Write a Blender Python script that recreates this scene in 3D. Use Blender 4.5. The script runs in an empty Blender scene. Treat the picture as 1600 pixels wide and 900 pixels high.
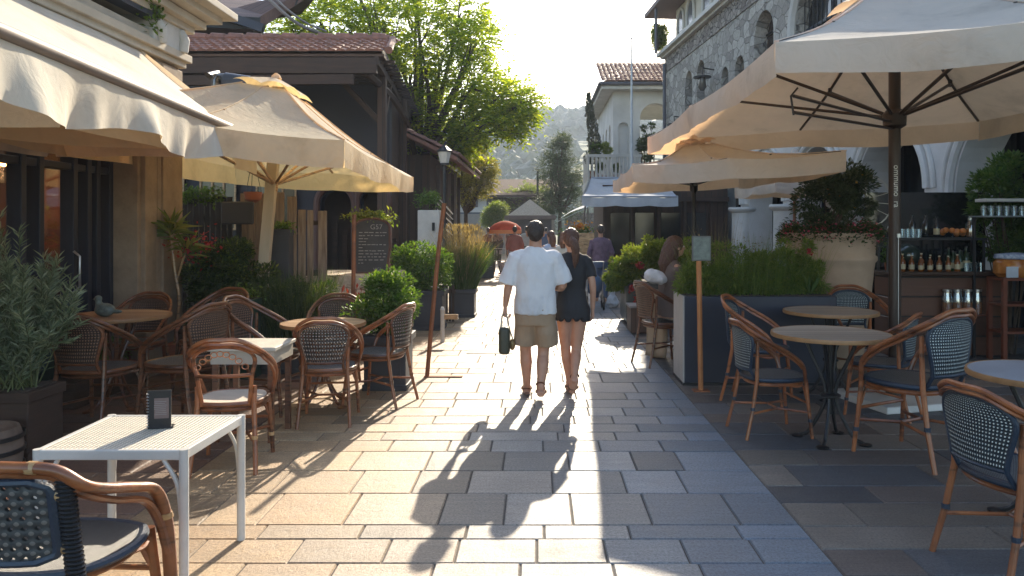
import bpy, bmesh, math, random
from mathutils import Vector, Matrix, noise
from math import sin, cos, pi, radians, sqrt
R = random.Random(7)
scn = bpy.context.scene
COL = scn.collection
# camera mapping of the surveyed photograph: focal 1200 px, eye height 1.65 m
F, U0, V0, H = 1200.0, 840.0, 353.0, 1.65
def P(u, v, Y): return Vector(((u-U0)/F*Y, Y, H-(v-V0)/F*Y))
def G(u, v):
    Y = H*F/(v-V0); return Vector(((u-U0)/F*Y, Y, 0))
V = Vector
# ---------------------------------------------------------------- materials
MATS = {}
class N:
    def __init__(s, name):
        s.m = bpy.data.materials.new(name); s.m.use_nodes = True
        s.t = s.m.node_tree; s.n = s.t.nodes; s.l = s.t.links
        s.n.clear(); s.out = s.n.new('ShaderNodeOutputMaterial')
    def a(s, typ, ins=None, **kw):
        x = s.n.new('ShaderNode'+typ)
        for k, v in kw.items(): setattr(x, k, v)
        if ins:
            for k, v in ins.items():
                if isinstance(v, tuple) and len(v) == 2 and hasattr(v[0], 'outputs'): s.l.new(v[0].outputs[v[1]], x.inputs[k])
                elif hasattr(v, 'outputs'): s.l.new(v.outputs[0], x.inputs[k])
                elif hasattr(v, 'is_output'): s.l.new(v, x.inputs[k])
                else: x.inputs[k].default_value = v
        return x
    def ramp(s, fac, stops):
        r = s.n.new('ShaderNodeValToRGB'); e = r.color_ramp.elements
        while len(e) < len(stops): e.new(0.5)
        for i, (p, c) in enumerate(stops):
            e[i].position = p; e[i].color = (c[0], c[1], c[2], 1)
        s.l.new(fac, r.inputs[0]); return r
    def fin(s, sh):
        s.l.new(sh.outputs[0], s.out.inputs[0]); return s.m
def c4(c): return (c[0], c[1], c[2], 1.0)
def mat(name, col, rough=.6, metal=0., col2=None, ns=6., bump=0., bs=40., spec=.5, stretch=None, sheen=0, coat=0, emit=None, es=0, det=5):
    if name in MATS: return MATS[name]
    s = N(name)
    co = s.a('TexCoord').outputs['Object']
    if stretch: co = s.a('Mapping', {'Vector': co, 'Scale': stretch}).outputs[0]
    if col2 is None: col2 = tuple(c*.78 for c in col)
    nz = s.a('TexNoise', {'Vector': co, 'Scale': ns, 'Detail': float(det), 'Roughness': .6})
    rp = s.ramp(nz.outputs[0], [(.32, col2), (.68, col)])
    if name.startswith('bamboo'): # every cane piece has its own tone, with dark growth nodes and scuffs
        oi = s.a('ObjectInfo'); mr = s.a('MapRange', {'Value': oi.outputs['Random'], 'To Min': .72, 'To Max': 1.18})
        vo = s.a('TexNoise', {'Vector': s.a('Mapping', {'Vector': co, 'Scale': (3., 3., 22.)}).outputs[0], 'Scale': 2.2, 'Detail': 3.0})
        k = s.a('MixRGB', {0: 1., 1: rp.outputs[0], 2: s.ramp(vo.outputs[0], [(.33, (.35, .32, .3)), (.45, (1, 1, 1)), (.8, (1.25, 1.15, 1.05))]).outputs[0]}, blend_type='MULTIPLY')
        rp = s.a('HueSaturation', {'Color': k.outputs[0], 'Value': mr.outputs[0]})
    rr = s.a('MapRange', {'Value': nz.outputs[0], 'To Min': max(0, rough-.1), 'To Max': min(1, rough+.12)})
    p = s.a('BsdfPrincipled', {'Base Color': rp.outputs[0], 'Roughness': rr.outputs[0], 'Metallic': metal, 'Specular IOR Level': spec})
    if coat: p.inputs['Coat Weight'].default_value = coat
    if sheen: p.inputs['Sheen Weight'].default_value = sheen
    if emit: p.inputs['Emission Color'].default_value = c4(emit); p.inputs['Emission Strength'].default_value = es
    if bump:
        b2 = s.a('TexNoise', {'Vector': co, 'Scale': bs, 'Detail': 6.0})
        bb = s.a('Bump', {'Height': b2.outputs[0], 'Strength': bump, 'Distance': .01})
        s.l.new(bb.outputs[0], p.inputs['Normal'])
    MATS[name] = s.fin(p); return MATS[name]
def cloth(name, col, tcol, mix=.45, bump=.15, weave=0):
    s = N(name); co = s.a('TexCoord').outputs['Object']
    nz = s.a('TexNoise', {'Vector': co, 'Scale': 1.6, 'Detail': 6.0, 'Roughness': .65})
    a = s.ramp(nz.outputs[0], [(.3, tuple(c*.70 for c in col)), (.45, tuple(c*.93 for c in col)), (.62, col)])
    b = s.ramp(nz.outputs[0], [(.3, tuple(c*.85 for c in tcol)), (.6, tcol)])
    n2 = s.a('TexNoise', {'Vector': co, 'Scale': 5., 'Detail': 6.0, 'Distortion': 1.8})
    bp = s.a('Bump', {'Height': n2.outputs[0], 'Strength': bump*2, 'Distance': .05})
    d = s.a('BsdfPrincipled', {'Base Color': a.outputs[0], 'Roughness': .85, 'Normal': bp.outputs[0], 'Specular IOR Level': .2})
    t = s.a('BsdfTranslucent', {'Color': b.outputs[0], 'Normal': bp.outputs[0]})
    m = s.a('MixShader', {0: mix, 1: d, 2: t}); MATS[name] = s.fin(m); return MATS[name]
def leafm(name, c1, c2, c3=None, trans=.45, tmul=1.6, rough=.5):
    s = N(name); g = s.a('NewGeometry')
    rp = s.ramp(g.outputs['Random Per Island'], [(0., c1), (.6, c2), (1., c3 or c2)])
    d = s.a('BsdfPrincipled', {'Base Color': rp.outputs[0], 'Roughness': rough, 'Specular IOR Level': .4})
    mx = s.a('MixRGB', {0: 1.0, 1: rp.outputs[0], 2: (tmul*1.05, tmul, tmul*.35, 1)}, blend_type='MULTIPLY')
    t = s.a('BsdfTranslucent', {'Color': mx.outputs[0]})
    m = s.a('MixShader', {0: trans, 1: d, 2: t}); MATS[name] = s.fin(m); return MATS[name]
def weave(name, dark, light, su, thr=.45, holes=False, rough=.45, diag=True, holethr=-.55):
    # woven cane: UV in metres
    s = N(name); uv = s.a('TexCoord').outputs['UV']
    sp = s.a('SeparateXYZ', {0: uv})
    def m(op, a, b=0.): return s.a('Math', {0: a, 1: b}, operation=op).outputs[0]
    x, y = sp.outputs[0], sp.outputs[1]
    if diag: u1, v1 = m('ADD', x, y), m('SUBTRACT', x, y)
    else: u1, v1 = x, y
    a = m('SINE', m('MULTIPLY', u1, su)); b = m('SINE', m('MULTIPLY', v1, su))
    prod = m('MULTIPLY', a, b)
    f = m('GREATER_THAN', prod, thr)
    nz = s.a('TexNoise', {'Vector': uv, 'Scale': 30., 'Detail': 3.0})
    dk = s.ramp(nz.outputs[0], [(.3, tuple(c*.6 for c in dark)), (.7, dark)])
    mx = s.a('MixRGB', {0: f, 1: dk.outputs[0], 2: c4(light)})
    bp = s.a('Bump', {'Height': prod, 'Strength': .7, 'Distance': .004})
    d = s.a('BsdfPrincipled', {'Base Color': mx.outputs[0], 'Roughness': rough, 'Normal': bp.outputs[0]})
    if holes:
        h = m('LESS_THAN', prod, holethr)
        tr = s.a('BsdfTransparent')
        d = s.a('MixShader', {0: h, 1: d, 2: tr})
    MATS[name] = s.fin(d); return MATS[name]
def masonry(name, c1, c2, mortar, scale, w=.05, stretch=(1, 1, 1.5), bump=.8):
    s = N(name); co = s.a('TexCoord').outputs['Object']
    mp = s.a('Mapping', {'Vector': co, 'Scale': stretch}).outputs[0]
    nz = s.a('TexNoise', {'Vector': mp, 'Scale': 2.0, 'Detail': 2.0})
    wv = s.a('MixRGB', {0: .12, 1: mp, 2: (nz, 'Color')})
    v1 = s.a('TexVoronoi', {'Vector': wv.outputs[0], 'Scale': scale}, feature='DISTANCE_TO_EDGE')
    v2 = s.a('TexVoronoi', {'Vector': wv.outputs[0], 'Scale': scale}, feature='F1')
    n2 = s.a('TexNoise', {'Vector': co, 'Scale': 14.0, 'Detail': 6.0})
    sep = s.a('SeparateColor', {0: v2.outputs['Color']})
    st = s.ramp(sep.outputs[0], [(0, c1), (1, c2)])
    st2 = s.a('MixRGB', {0: .45, 1: st.outputs[0], 2: s.ramp(n2.outputs[0], [(.3, (.35, .33, .3)), (.7, (1.0, 1.0, 1.0))]).outputs[0]}, blend_type='MULTIPLY')
    e = s.ramp(v1.outputs['Distance'], [(w*.3, (0, 0, 0)), (w*1.2, (1, 1, 1))])
    mx = s.a('MixRGB', {0: e.outputs[0], 1: c4(mortar), 2: st2.outputs[0]})
    hh = s.a('Math', {0: e.outputs[0], 1: n2.outputs[0]}, operation='ADD')
    bp = s.a('Bump', {'Height': hh.outputs[0], 'Strength': bump, 'Distance': .09})
    d = s.a('BsdfPrincipled', {'Base Color': mx.outputs[0], 'Roughness': .85, 'Normal': bp.outputs[0]})
    MATS[name] = s.fin(d); return MATS[name]
def stonefloor(name, rough=.42, sc=1.):
    s = N(name); co = s.a('TexCoord').outputs['Object']
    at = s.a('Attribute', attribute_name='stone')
    n1 = s.a('TexNoise', {'Vector': co, 'Scale': 4.0, 'Detail': 10.0, 'Roughness': .75})
    n2 = s.a('TexNoise', {'Vector': co, 'Scale': 70.0, 'Detail': 5.0, 'Roughness': .8})
    st = s.a('TexNoise', {'Vector': s.a('Mapping', {'Vector': co, 'Scale': (1.2, 14., 1.)}).outputs[0], 'Scale': 2.0, 'Detail': 5.0})
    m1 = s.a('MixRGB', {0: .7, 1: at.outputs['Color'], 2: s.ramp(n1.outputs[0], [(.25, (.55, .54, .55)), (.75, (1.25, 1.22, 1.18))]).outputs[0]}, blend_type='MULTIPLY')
    m2 = s.a('MixRGB', {0: .8, 1: m1.outputs[0], 2: s.ramp(n2.outputs[0], [(.36, (.45, .45, .45)), (.5, (.95, .95, .95)), (.66, (1.3, 1.3, 1.3))]).outputs[0]}, blend_type='MULTIPLY')
    m3 = s.a('MixRGB', {0: .35, 1: m2.outputs[0], 2: s.ramp(st.outputs[0], [(.3, (.6, .6, .62)), (.7, (1.15, 1.1, 1.05))]).outputs[0]}, blend_type='MULTIPLY')
    # dark chewing-gum like spots
    vo = s.a('TexVoronoi', {'Vector': co, 'Scale': 2.3})
    sp = s.ramp(vo.outputs['Distance'], [(.012, (.12, .1, .09)), (.03, (1, 1, 1))])
    m4 = s.a('MixRGB', {0: .8, 1: m3.outputs[0], 2: sp.outputs[0]}, blend_type='MULTIPLY')
    hs = s.a('Math', {0: s.a('Math', {0: n2.outputs[0], 1: .35}, operation='MULTIPLY').outputs[0], 1: n1.outputs[0]}, operation='ADD')
    bp = s.a('Bump', {'Height': hs.outputs[0], 'Strength': .9, 'Distance': .012})
    rr = s.a('MapRange', {'Value': n1.outputs[0], 'From Min': .3, 'From Max': .7, 'To Min': rough-.1, 'To Max': rough+.16})
    d = s.a('BsdfPrincipled', {'Base Color': m4.outputs[0], 'Roughness': rr.outputs[0], 'Normal': bp.outputs[0], 'Specular IOR Level': .5})
    MATS[name] = s.fin(d); return MATS[name]
def planks(name, c1, c2, freq, axis='X', rough=.6, gap=(.02, .02, .02)):
    s = N(name); co = s.a('TexCoord').outputs['Object']
    sp = s.a('SeparateXYZ', {0: co}); x = sp.outputs[axis]
    def m(op, a, b=0.): return s.a('Math', {0: a, 1: b}, operation=op).outputs[0]
    t = m('MULTIPLY', x, freq); fr = m('FRACT', t); fl = m('FLOOR', t)
    w = s.a('TexWhiteNoise', {'W': fl}, noise_dimensions='1D')
    sc = {'X': (8, 1, .7), 'Y': (1, 8, .7), 'Z': (.7, .7, 9)}[axis]
    nz = s.a('TexNoise', {'Vector': s.a('Mapping', {'Vector': co, 'Scale': sc}).outputs[0], 'Scale': 4.0, 'Detail': 7.0, 'Distortion': .6})
    f = m('ADD', m('MULTIPLY', w.outputs[0], .6), m('MULTIPLY', nz.outputs[0], .5))
    cr = s.ramp(f, [(.2, c1), (.85, c2)])
    e = m('MINIMUM', fr, m('SUBTRACT', 1.0, fr)); g = s.ramp(e, [(.02, (0, 0, 0)), (.05, (1, 1, 1))])
    mx = s.a('MixRGB', {0: g.outputs[0], 1: c4(gap), 2: cr.outputs[0]})
    bp = s.a('Bump', {'Height': m('ADD', g.outputs[0], m('MULTIPLY', nz.outputs[0], .4)), 'Strength': .7, 'Distance': .012})
    d = s.a('BsdfPrincipled', {'Base Color': mx.outputs[0], 'Roughness': rough, 'Normal': bp.outputs[0]})
    MATS[name] = s.fin(d); return MATS[name]
# ---------------------------------------------------------------- object helpers
def link(o): COL.objects.link(o); return o
def thing(name, label, cat, loc=(0, 0, 0), rz=0., group=None):
    o = bpy.data.objects.new(name, None); link(o); o.location = loc; o.rotation_euler = (0, 0, rz)
    o.empty_display_size = .1; o['label'] = label; o['category'] = cat
    if group: o['group'] = group
    return o
def tag(o, label, cat, group=None):
    o['label'] = label; o['category'] = cat
    if group: o['group'] = group
    return o
def struct(o): o['kind'] = 'structure'; return o
def dup(root, loc, rz=0., label=None, group=None, sc=None):
    r = root.copy(); link(r); r.location = loc; r.rotation_euler = (0, 0, rz)
    if sc: r.scale = (sc, sc, sc) if not isinstance(sc, tuple) else sc
    if label: r['label'] = label
    if group: r['group'] = group
    for ch in list(root.children):
        c = ch.copy(); link(c); c.parent = r
        for g in list(ch.children):
            d = g.copy(); link(d); d.parent = c
    return r
def worldloc(p):
    v = V((0, 0, 0))
    while p: v += p.location; p = p.parent
    return v
class MB:
    def __init__(s): s.v = []; s.f = []; s.uv = []; s.c = []
    def add(s, vs, fs, uvs=None, col=None):
        b = len(s.v); s.v.extend([tuple(x) for x in vs])
        for i, f in enumerate(fs):
            s.f.append(tuple(b+k for k in f)); s.uv.append(uvs[i] if uvs else None); s.c.append(col)
        return s
    def box(s, c, d, rz=0., M=None, taper=0, col=None):
        x, y, z = d[0]/2, d[1]/2, d[2]/2; k = 1-taper
        vs = [V((a*x*(k if cc > 0 else 1), b*y*(k if cc > 0 else 1), cc*z)) for cc in (-1, 1) for a, b in ((-1, -1), (1, -1), (1, 1), (-1, 1))]
        m = M or Matrix.Rotation(rz, 3, 'Z'); c = V(c)
        return s.add([m @ v+c for v in vs], [(3, 2, 1, 0), (4, 5, 6, 7), (0, 1, 5, 4), (1, 2, 6, 5), (2, 3, 7, 6), (3, 0, 4, 7)], col=col)
    def bb(s, a, b): # box by opposite corners
        return s.box([(a[i]+b[i])/2 for i in range(3)], [abs(b[i]-a[i]) for i in range(3)])
    def beam(s, a, b, w, h):
        a, b = V(a), V(b); d = b-a; L = d.length; d.normalize()
        up = V((0, 0, 1)) if abs(d.z) < .95 else V((0, 1, 0))
        x = d.cross(up).normalized(); z = x.cross(d)
        m = Matrix((x, d, z)).transposed()
        return s.box((a+b)/2, (w, L, h), M=m)
    def tube(s, pts, r, n=8, cap=True, closed=False, ell=1.):
        pts = [V(p) for p in pts]; k = len(pts)
        rs = r if isinstance(r, (list, tuple)) else [r]*k
        vs = []; pn = None
        for i, p in enumerate(pts):
            if closed: t = pts[(i+1) % k]-pts[i-1]
            else: t = pts[min(i+1, k-1)]-pts[max(i-1, 0)]
            if t.length < 1e-9: t = V((0, 0, 1))
            t.normalize()
            if pn is None:
                q = V((0, 0, 1)) if abs(t.z) < .9 else V((1, 0, 0))
                x = t.cross(q).normalized()
            else:
                x = pn-t*pn.dot(t)
                x = x.normalized() if x.length > 1e-6 else t.cross(V((0, 0, 1))).normalized()
            pn = x; y = t.cross(x)
            for j in range(n):
                a = 2*pi*j/n; vs.append(p+(x*cos(a)+y*sin(a)*ell)*rs[i])
        fs = []; m = k if closed else k-1
        for i in range(m):
            for j in range(n):
                a, b = i*n+j, i*n+(j+1) % n; c, d = ((i+1) % k)*n+(j+1) % n, ((i+1) % k)*n+j
                fs.append((a, b, c, d))
        if cap and not closed: fs.append(tuple(range(n))[::-1]); fs.append(tuple((k-1)*n+j for j in range(n)))
        return s.add(vs, fs)
    def lathe(s, prof, c=(0, 0, 0), n=24, sx=1., sy=1., cap=True):
        vs = []; fs = []; c = V(c)
        for r, z in prof:
            for j in range(n):
                a = 2*pi*j/n; vs.append(c+V((r*cos(a)*sx, r*sin(a)*sy, z)))
        for i in range(len(prof)-1):
            for j in range(n):
                fs.append((i*n+j, i*n+(j+1) % n, (i+1)*n+(j+1) % n, (i+1)*n+j))
        if cap: fs.append(tuple(range(n))[::-1]); k = (len(prof)-1)*n; fs.append(tuple(k+j for j in range(n)))
        return s.add(vs, fs)
    def ball(s, c, r, n=12, M=None):
        if not isinstance(r, (tuple, list)): r = (r, r, r)
        c = V(c); vs = []; fs = []; m = max(4, n//2+1)
        for i in range(m+1):
            th = pi*i/m
            for j in range(n):
                a = 2*pi*j/n; q = V((r[0]*sin(th)*cos(a), r[1]*sin(th)*sin(a), -r[2]*cos(th)))
                if M: q = M @ q
                vs.append(c+q)
        for i in range(m):
            for j in range(n): fs.append((i*n+j, i*n+(j+1) % n, (i+1)*n+(j+1) % n, (i+1)*n+j))
        return s.add(vs, fs)
    def grid(s, fn, nu, nv, uvs=(1., 1.), closeu=False):
        vs = [fn(i/nu, j/nv) for j in range(nv+1) for i in range(nu+1)]
        fs = []; uv = []
        for j in range(nv):
            for i in range(nu):
                a = j*(nu+1)+i; fs.append((a, a+1, a+nu+2, a+nu+1))
                uv.append([(i/nu*uvs[0], j/nv*uvs[1]), ((i+1)/nu*uvs[0], j/nv*uvs[1]), ((i+1)/nu*uvs[0], (j+1)/nv*uvs[1]), (i/nu*uvs[0], (j+1)/nv*uvs[1])])
        return s.add(vs, fs, uv)
    def prism(s, poly, fn, d0, d1):
        n = len(poly); vs = [fn(x, y, d0) for x, y in poly]+[fn(x, y, d1) for x, y in poly]
        fs = [tuple(range(n))[::-1], tuple(range(n, 2*n))]+[(i, (i+1) % n, n+(i+1) % n, n+i) for i in range(n)]
        return s.add(vs, fs)
    def build(s, name, m, parent=None, smooth=False, bevel=0., solid=0., fixn=True, ang=40, seg=2):
        off = worldloc(parent) if parent else V((0, 0, 0))
        me = bpy.data.meshes.new(name)
        vs = [(x-off.x, y-off.y, z-off.z) for x, y, z in s.v] if off.length > 0 else s.v
        me.from_pydata(vs, [], s.f)
        if any(u for u in s.uv):
            l = me.uv_layers.new(name='UVMap'); k = 0
            for i, f in enumerate(s.f):
                for q in range(len(f)):
                    if s.uv[i]: l.data[k].uv = s.uv[i][q]
                    k += 1
        if any(c is not None for c in s.c):
            ca = me.color_attributes.new('stone', 'FLOAT_COLOR', 'CORNER'); k = 0
            for i, f in enumerate(s.f):
                c = s.c[i] or (.3, .3, .3)
                for q in range(len(f)): ca.data[k].color = (c[0], c[1], c[2], 1); k += 1
        me.validate(); me.update()
        if fixn:
            bm = bmesh.new(); bm.from_mesh(me); bmesh.ops.recalc_face_normals(bm, faces=bm.faces); bm.to_mesh(me); bm.free()
        if smooth:
            me.polygons.foreach_set('use_smooth', [True]*len(me.polygons)); me.set_sharp_from_angle(angle=radians(ang))
        me.materials.append(m)
        o = bpy.data.objects.new(name, me); link(o)
        if parent: o.parent = parent
        if bevel:
            b = o.modifiers.new('bevel', 'BEVEL'); b.width = bevel; b.segments = seg; b.limit_method = 'ANGLE'
        if solid:
            b = o.modifiers.new('solid', 'SOLIDIFY'); b.thickness = solid; b.offset = 0
        return o
def bake(o):
    dg = bpy.context.evaluated_depsgraph_get(); dg.update()
    me = bpy.data.meshes.new_from_object(o.evaluated_get(dg)); o.modifiers.clear(); o.data = me; return o
def remesh(o, vox, it=2, wr=None):
    r = o.modifiers.new('r', 'REMESH'); r.mode = 'VOXEL'; r.voxel_size = vox; r.use_smooth_shade = True
    if it: k = o.modifiers.new('s', 'SMOOTH'); k.factor = .5; k.iterations = it
    bake(o)
    if wr:
        for v in o.data.vertices:
            v.co += v.normal*wr(v.co)
    o.data.polygons.foreach_set('use_smooth', [True]*len(o.data.polygons)); o.data.update()
    return o
def cut(o, cutters):
    for c in cutters:
        b = o.modifiers.new('b', 'BOOLEAN'); b.operation = 'DIFFERENCE'; b.solver = 'EXACT'; b.object = c
    bake(o)
    for c in cutters: bpy.data.objects.remove(c)
    return o
def text(s, size, m, name, parent, M, depth=.002, align='CENTER'):
    cu = bpy.data.curves.new(name, 'FONT'); cu.body = s; cu.size = size; cu.extrude = depth; cu.align_x = align; cu.align_y = 'CENTER'
    t = bpy.data.objects.new(name, cu); link(t)
    dg = bpy.context.evaluated_depsgraph_get(); me = bpy.data.meshes.new_from_object(t.evaluated_get(dg))
    bpy.data.objects.remove(t)
    me.transform(M)
    if parent: me.transform(Matrix.Translation(-worldloc(parent)))
    me.materials.clear(); me.materials.append(m)
    o = bpy.data.objects.new(name, me); link(o)
    if parent: o.parent = parent
    return o
def arch(x0, x1, z0, z1, n=10, pointed=False):
    w = (x1-x0)/2; cx = (x0+x1)/2; pts = [(x0, z0), (x1, z0)]
    zs = z1-(w*1.25 if pointed else w)
    for i in range(n+1):
        a = pi*i/n
        pts.append((cx+w*cos(a), zs+(z1-zs)*sin(a)**(.8 if pointed else 1)))
    return pts
# ---------------------------------------------------------------- foliage
def leaves(name, m, pts, size, parent=None, aspect=.5, droop=.0, jitter=.4, rnd=R, updir=None, fold=.25):
    # pts: list of (pos, dir or None) ; each leaf a folded four-triangle blade
    vs = []; fs = []
    off = worldloc(parent) if parent else V((0, 0, 0))
    for it in pts:
        p, d = it if isinstance(it, tuple) else (it, None)
        q = V((rnd.gauss(0, 1), rnd.gauss(0, 1), rnd.gauss(0, 1)-droop))
        q.normalize()
        if d is not None: q = (d+q*jitter).normalized()
        s = size*rnd.uniform(.65, 1.3)
        w = q.cross(V((rnd.gauss(0, .5), rnd.gauss(0, .5), 1.)))
        if w.length < 1e-4: w = V((1, 0, 0))
        w.normalize(); nn = w.cross(q)
        w = w*s*aspect*.5; p = V(p)-off; b = len(vs)
        a = p; t = p+q*s; mid = p+q*s*.45+nn*s*.05*fold; 
        vs += [a[:], (mid+w+nn*s*fold*.3)[:], t[:], (mid-w+nn*s*fold*.3)[:], ]
        fs += [(b, b+1, b+2), (b, b+2, b+3)]
    me = bpy.data.meshes.new(name); me.from_pydata(vs, [], fs); me.materials.append(m)
    o = bpy.data.objects.new(name, me); link(o)
    if parent: o.parent = parent
    return o
def inball(c, r, rnd=R, shell=.45):
    while True:
        q = V((rnd.uniform(-1, 1), rnd.uniform(-1, 1), rnd.uniform(-1, 1)))
        l = q.length
        if shell < l <= 1: break
    return V((c[0]+q.x*r[0], c[1]+q.y*r[1], c[2]+q.z*r[2])), q/l
def clumps(c, r, nc, n, cr=.3, rnd=R, shell=.5, flat=.0):
    # leaves gathered in clumps through a crown
    pts = []; cs = []
    for i in range(nc):
        p, q = inball(c, (r[0]*(1-cr*.6), r[1]*(1-cr*.6), r[2]*(1-cr*.6)), rnd, shell)
        cs.append((p, rnd.uniform(.6, 1.25)*cr*min(r), q))
    for i in range(n):
        p, k, q = cs[rnd.randrange(nc)]
        a, b = inball(p, (k, k, k*.8), rnd, 0.2)
        if a.z < c[2]-r[2]*(1-flat): a.z = c[2]-r[2]*(1-flat)+rnd.uniform(0, .05)
        pts.append((a, (b+q*.5).normalized()))
    return pts, cs
def stems(cs, base, m, name, parent, r=.012, rnd=R):
    b = MB()
    for p, k, q in cs:
        a = V(base)+V((rnd.uniform(-.04, .04), rnd.uniform(-.04, .04), 0))
        mid = a.lerp(p, .5)+V((rnd.uniform(-.08, .08), rnd.uniform(-.08, .08), rnd.uniform(0, .12)))
        b.tube([a, mid, p], [r, r*.7, r*.3], 5)
    return b.build(name, m, parent, True)
# ================================================================= camera, light, sky
cam = bpy.data.cameras.new('camera'); co_ = bpy.data.objects.new('camera', cam); link(co_)
co_.location = (0, 0, H); co_.rotation_euler = (pi/2, 0, 0)
cam.sensor_width = 36; cam.lens = 27.0; cam.shift_x = -40/1600; cam.shift_y = -97/1600
cam.clip_start = .05; cam.clip_end = 6000
scn.camera = co_
SD = V((.155, 1., .476)).normalized()
EL = math.asin(SD.z); AZ = math.atan2(SD.x, SD.y)
w = bpy.data.worlds.new('World'); scn.world = w; w.use_nodes = True
nt = w.node_tree; nt.nodes.clear()
sk = nt.nodes.new('ShaderNodeTexSky'); sk.sky_type = 'NISHITA'; sk.sun_disc = False
sk.sun_elevation = EL; sk.sun_rotation = AZ; sk.air_density = 1.0; sk.dust_density = 1.2; sk.ozone_density = 1.0; sk.altitude = 100
bg = nt.nodes.new('ShaderNodeBackground'); bg.inputs[1].default_value = .15
wo = nt.nodes.new('ShaderNodeOutputWorld'); nt.links.new(sk.outputs[0], bg.inputs[0]); nt.links.new(bg.outputs[0], wo.inputs[0])
sl = bpy.data.lights.new('sun', 'SUN'); sl.energy = 5.0; sl.angle = radians(.5); sl.color = (1, .87, .68)
so = bpy.data.objects.new('sun', sl); link(so); so.rotation_euler = (-SD).to_track_quat('-Z', 'Y').to_euler()
scn.view_settings.view_transform = 'Standard'; scn.view_settings.look = 'None'; scn.view_settings.exposure = 1.32
scn.render.engine = 'CYCLES'
# ================================================================= materials
wood_red = mat('bamboo_red', (.36, .125, .042), .38, col2=(.18, .055, .02), ns=9, stretch=(1, 1, .4), bump=.15, bs=60, coat=.3)
wood_dk = mat('bamboo_dark', (.20, .075, .03), .4, col2=(.10, .035, .015), ns=9, bump=.15, coat=.25)
wood_tan = mat('bamboo_tan', (.52, .34, .17), .45, col2=(.30, .17, .07), ns=9, bump=.1, coat=.2)
wood_top = planks('table_board', (.27, .23, .19), (.44, .39, .33), 9, 'Y', .38)  # pale grey sky reflection painted into the board colour
wood_top2 = planks('table_board_warm', (.34, .20, .11), (.58, .40, .24), 9, 'Y', .4)
edge_wood = mat('table_edge', (.36, .19, .08), .42, ns=12, bump=.1)
timber = planks('old_timber', (.035, .02, .014), (.08, .045, .03), 6, 'X', .75)
timber_y = planks('eave_timber', (.05, .028, .02), (.13, .075, .05), 4, 'Y', .75)
timber_pl = mat('beam_timber', (.065, .036, .024), .7, col2=(.032, .018, .012), ns=5, stretch=(.4, .4, 3), bump=.3, bs=30)
fence_m = planks('weathered_board', (.16, .11, .08), (.32, .24, .18), 1, 'X', .8)
grey_board = mat('weathered_grey_board', (.34, .26, .19), .8, col2=(.15, .10, .07), ns=3, stretch=(9, 9, .7), bump=.5, bs=20)
navy = mat('navy_paint', (.018, .022, .04), .45, ns=3)
navy_wall = mat('navy_wall', (.02, .022, .035), .6, ns=2)
black = mat('black_metal', (.018, .018, .02), .4, metal=.2)
bluebind = mat('blue_black_binding', (.02, .035, .06), .4, bump=.3, bs=90)
darkplastic = mat('charcoal_planter', (.045, .045, .052), .6, ns=5, bump=.1)
rust = mat('rusty_steel', (.36, .13, .05), .6, col2=(.16, .06, .03), ns=8, bump=.2, metal=.2)
white_metal = mat('white_powder_coat', (.62, .60, .55), .4, ns=3)
steel = mat('brushed_steel', (.5, .5, .5), .3, metal=.9)
cream_cloth = cloth('cream_canvas', (.72, .68, .60), (.84, .54, .30), .40)
awn_cloth = cloth('ivory_awning_canvas', (.80, .74, .62), (.85, .60, .34), .3, .07)
yel_cloth = cloth('warm_cream_canvas', (.84, .76, .58), (.95, .66, .28), .52)
blue_cloth = cloth('pale_blue_canvas', (.55, .58, .62), (.4, .42, .45), .25)
red_cloth = cloth('red_orange_canvas', (.62, .12, .07), (.7, .15, .06), .35)
white_cloth = cloth('white_shirt_cotton', (.80, .80, .82), (.8, .78, .74), .18)
stone_f = stonefloor('street_flagstone', .50)
stone_r = stonefloor('terrace_flagstone', .5)
grout = mat('grout', (.10, .085, .07), .9, ns=30, bump=.4)
soil = mat('soil', (.05, .035, .025), .95, ns=20, bump=.6)
pier_m = mat('pier_sandstone', (.36, .27, .19), .8, col2=(.22, .16, .11), ns=3, bump=.5, bs=25)
render_m = mat('cream_render', (.55, .48, .38), .8, col2=(.42, .36, .28), ns=2, bump=.3, bs=12)
white_wall = mat('white_stucco', (.62, .60, .57), .85, col2=(.48, .46, .43), ns=1.2, bump=.25, bs=20)
moulding = mat('pale_moulding', (.60, .58, .54), .75, ns=2, bump=.2, bs=18)
rubble = masonry('rubble_stone', (.30, .28, .25), (.54, .51, .46), (.17, .155, .14), 3.0, .035, bump=.6)
rubble_s = masonry('small_rubble_stone', (.22, .19, .17), (.46, .42, .38), (.07, .06, .055), 4.8)
brick_m = masonry('cream_block', (.50, .42, .33), (.66, .56, .45), (.2, .15, .11), 2.6, .035, (1, 1, 2.6), .5)
tile_m = mat('clay_tile', (.34, .15, .10), .75, col2=(.17, .085, .065), ns=7, bump=.5, bs=30)
glass_d = mat('dark_glass', (.012, .015, .018), .08, ns=2, spec=.9)
chalk_b = mat('chalk_board_black', (.03, .03, .034), .7, ns=5, col2=(.05, .05, .055))
chalk = mat('chalk', (.30, .29, .28), .9)
terra = mat('terracotta_beige', (.46, .33, .23), .8, col2=(.36, .25, .17), ns=2.5, bump=.25, bs=15)
potred = mat('terracotta_red', (.38, .13, .07), .7)
bark = mat('bark', (.11, .075, .05), .9, col2=(.05, .035, .025), ns=8, stretch=(1, 1, .3), bump=.8, bs=25)
twig = mat('green_stem', (.10, .12, .04), .7)
wv_dark = weave('blue_black_weave', (.018, .032, .045), (.55, .60, .58), 210, .55)
wv_seat = weave('seat_weave', (.03, .035, .04), (.28, .30, .30), 240, .4)
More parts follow.
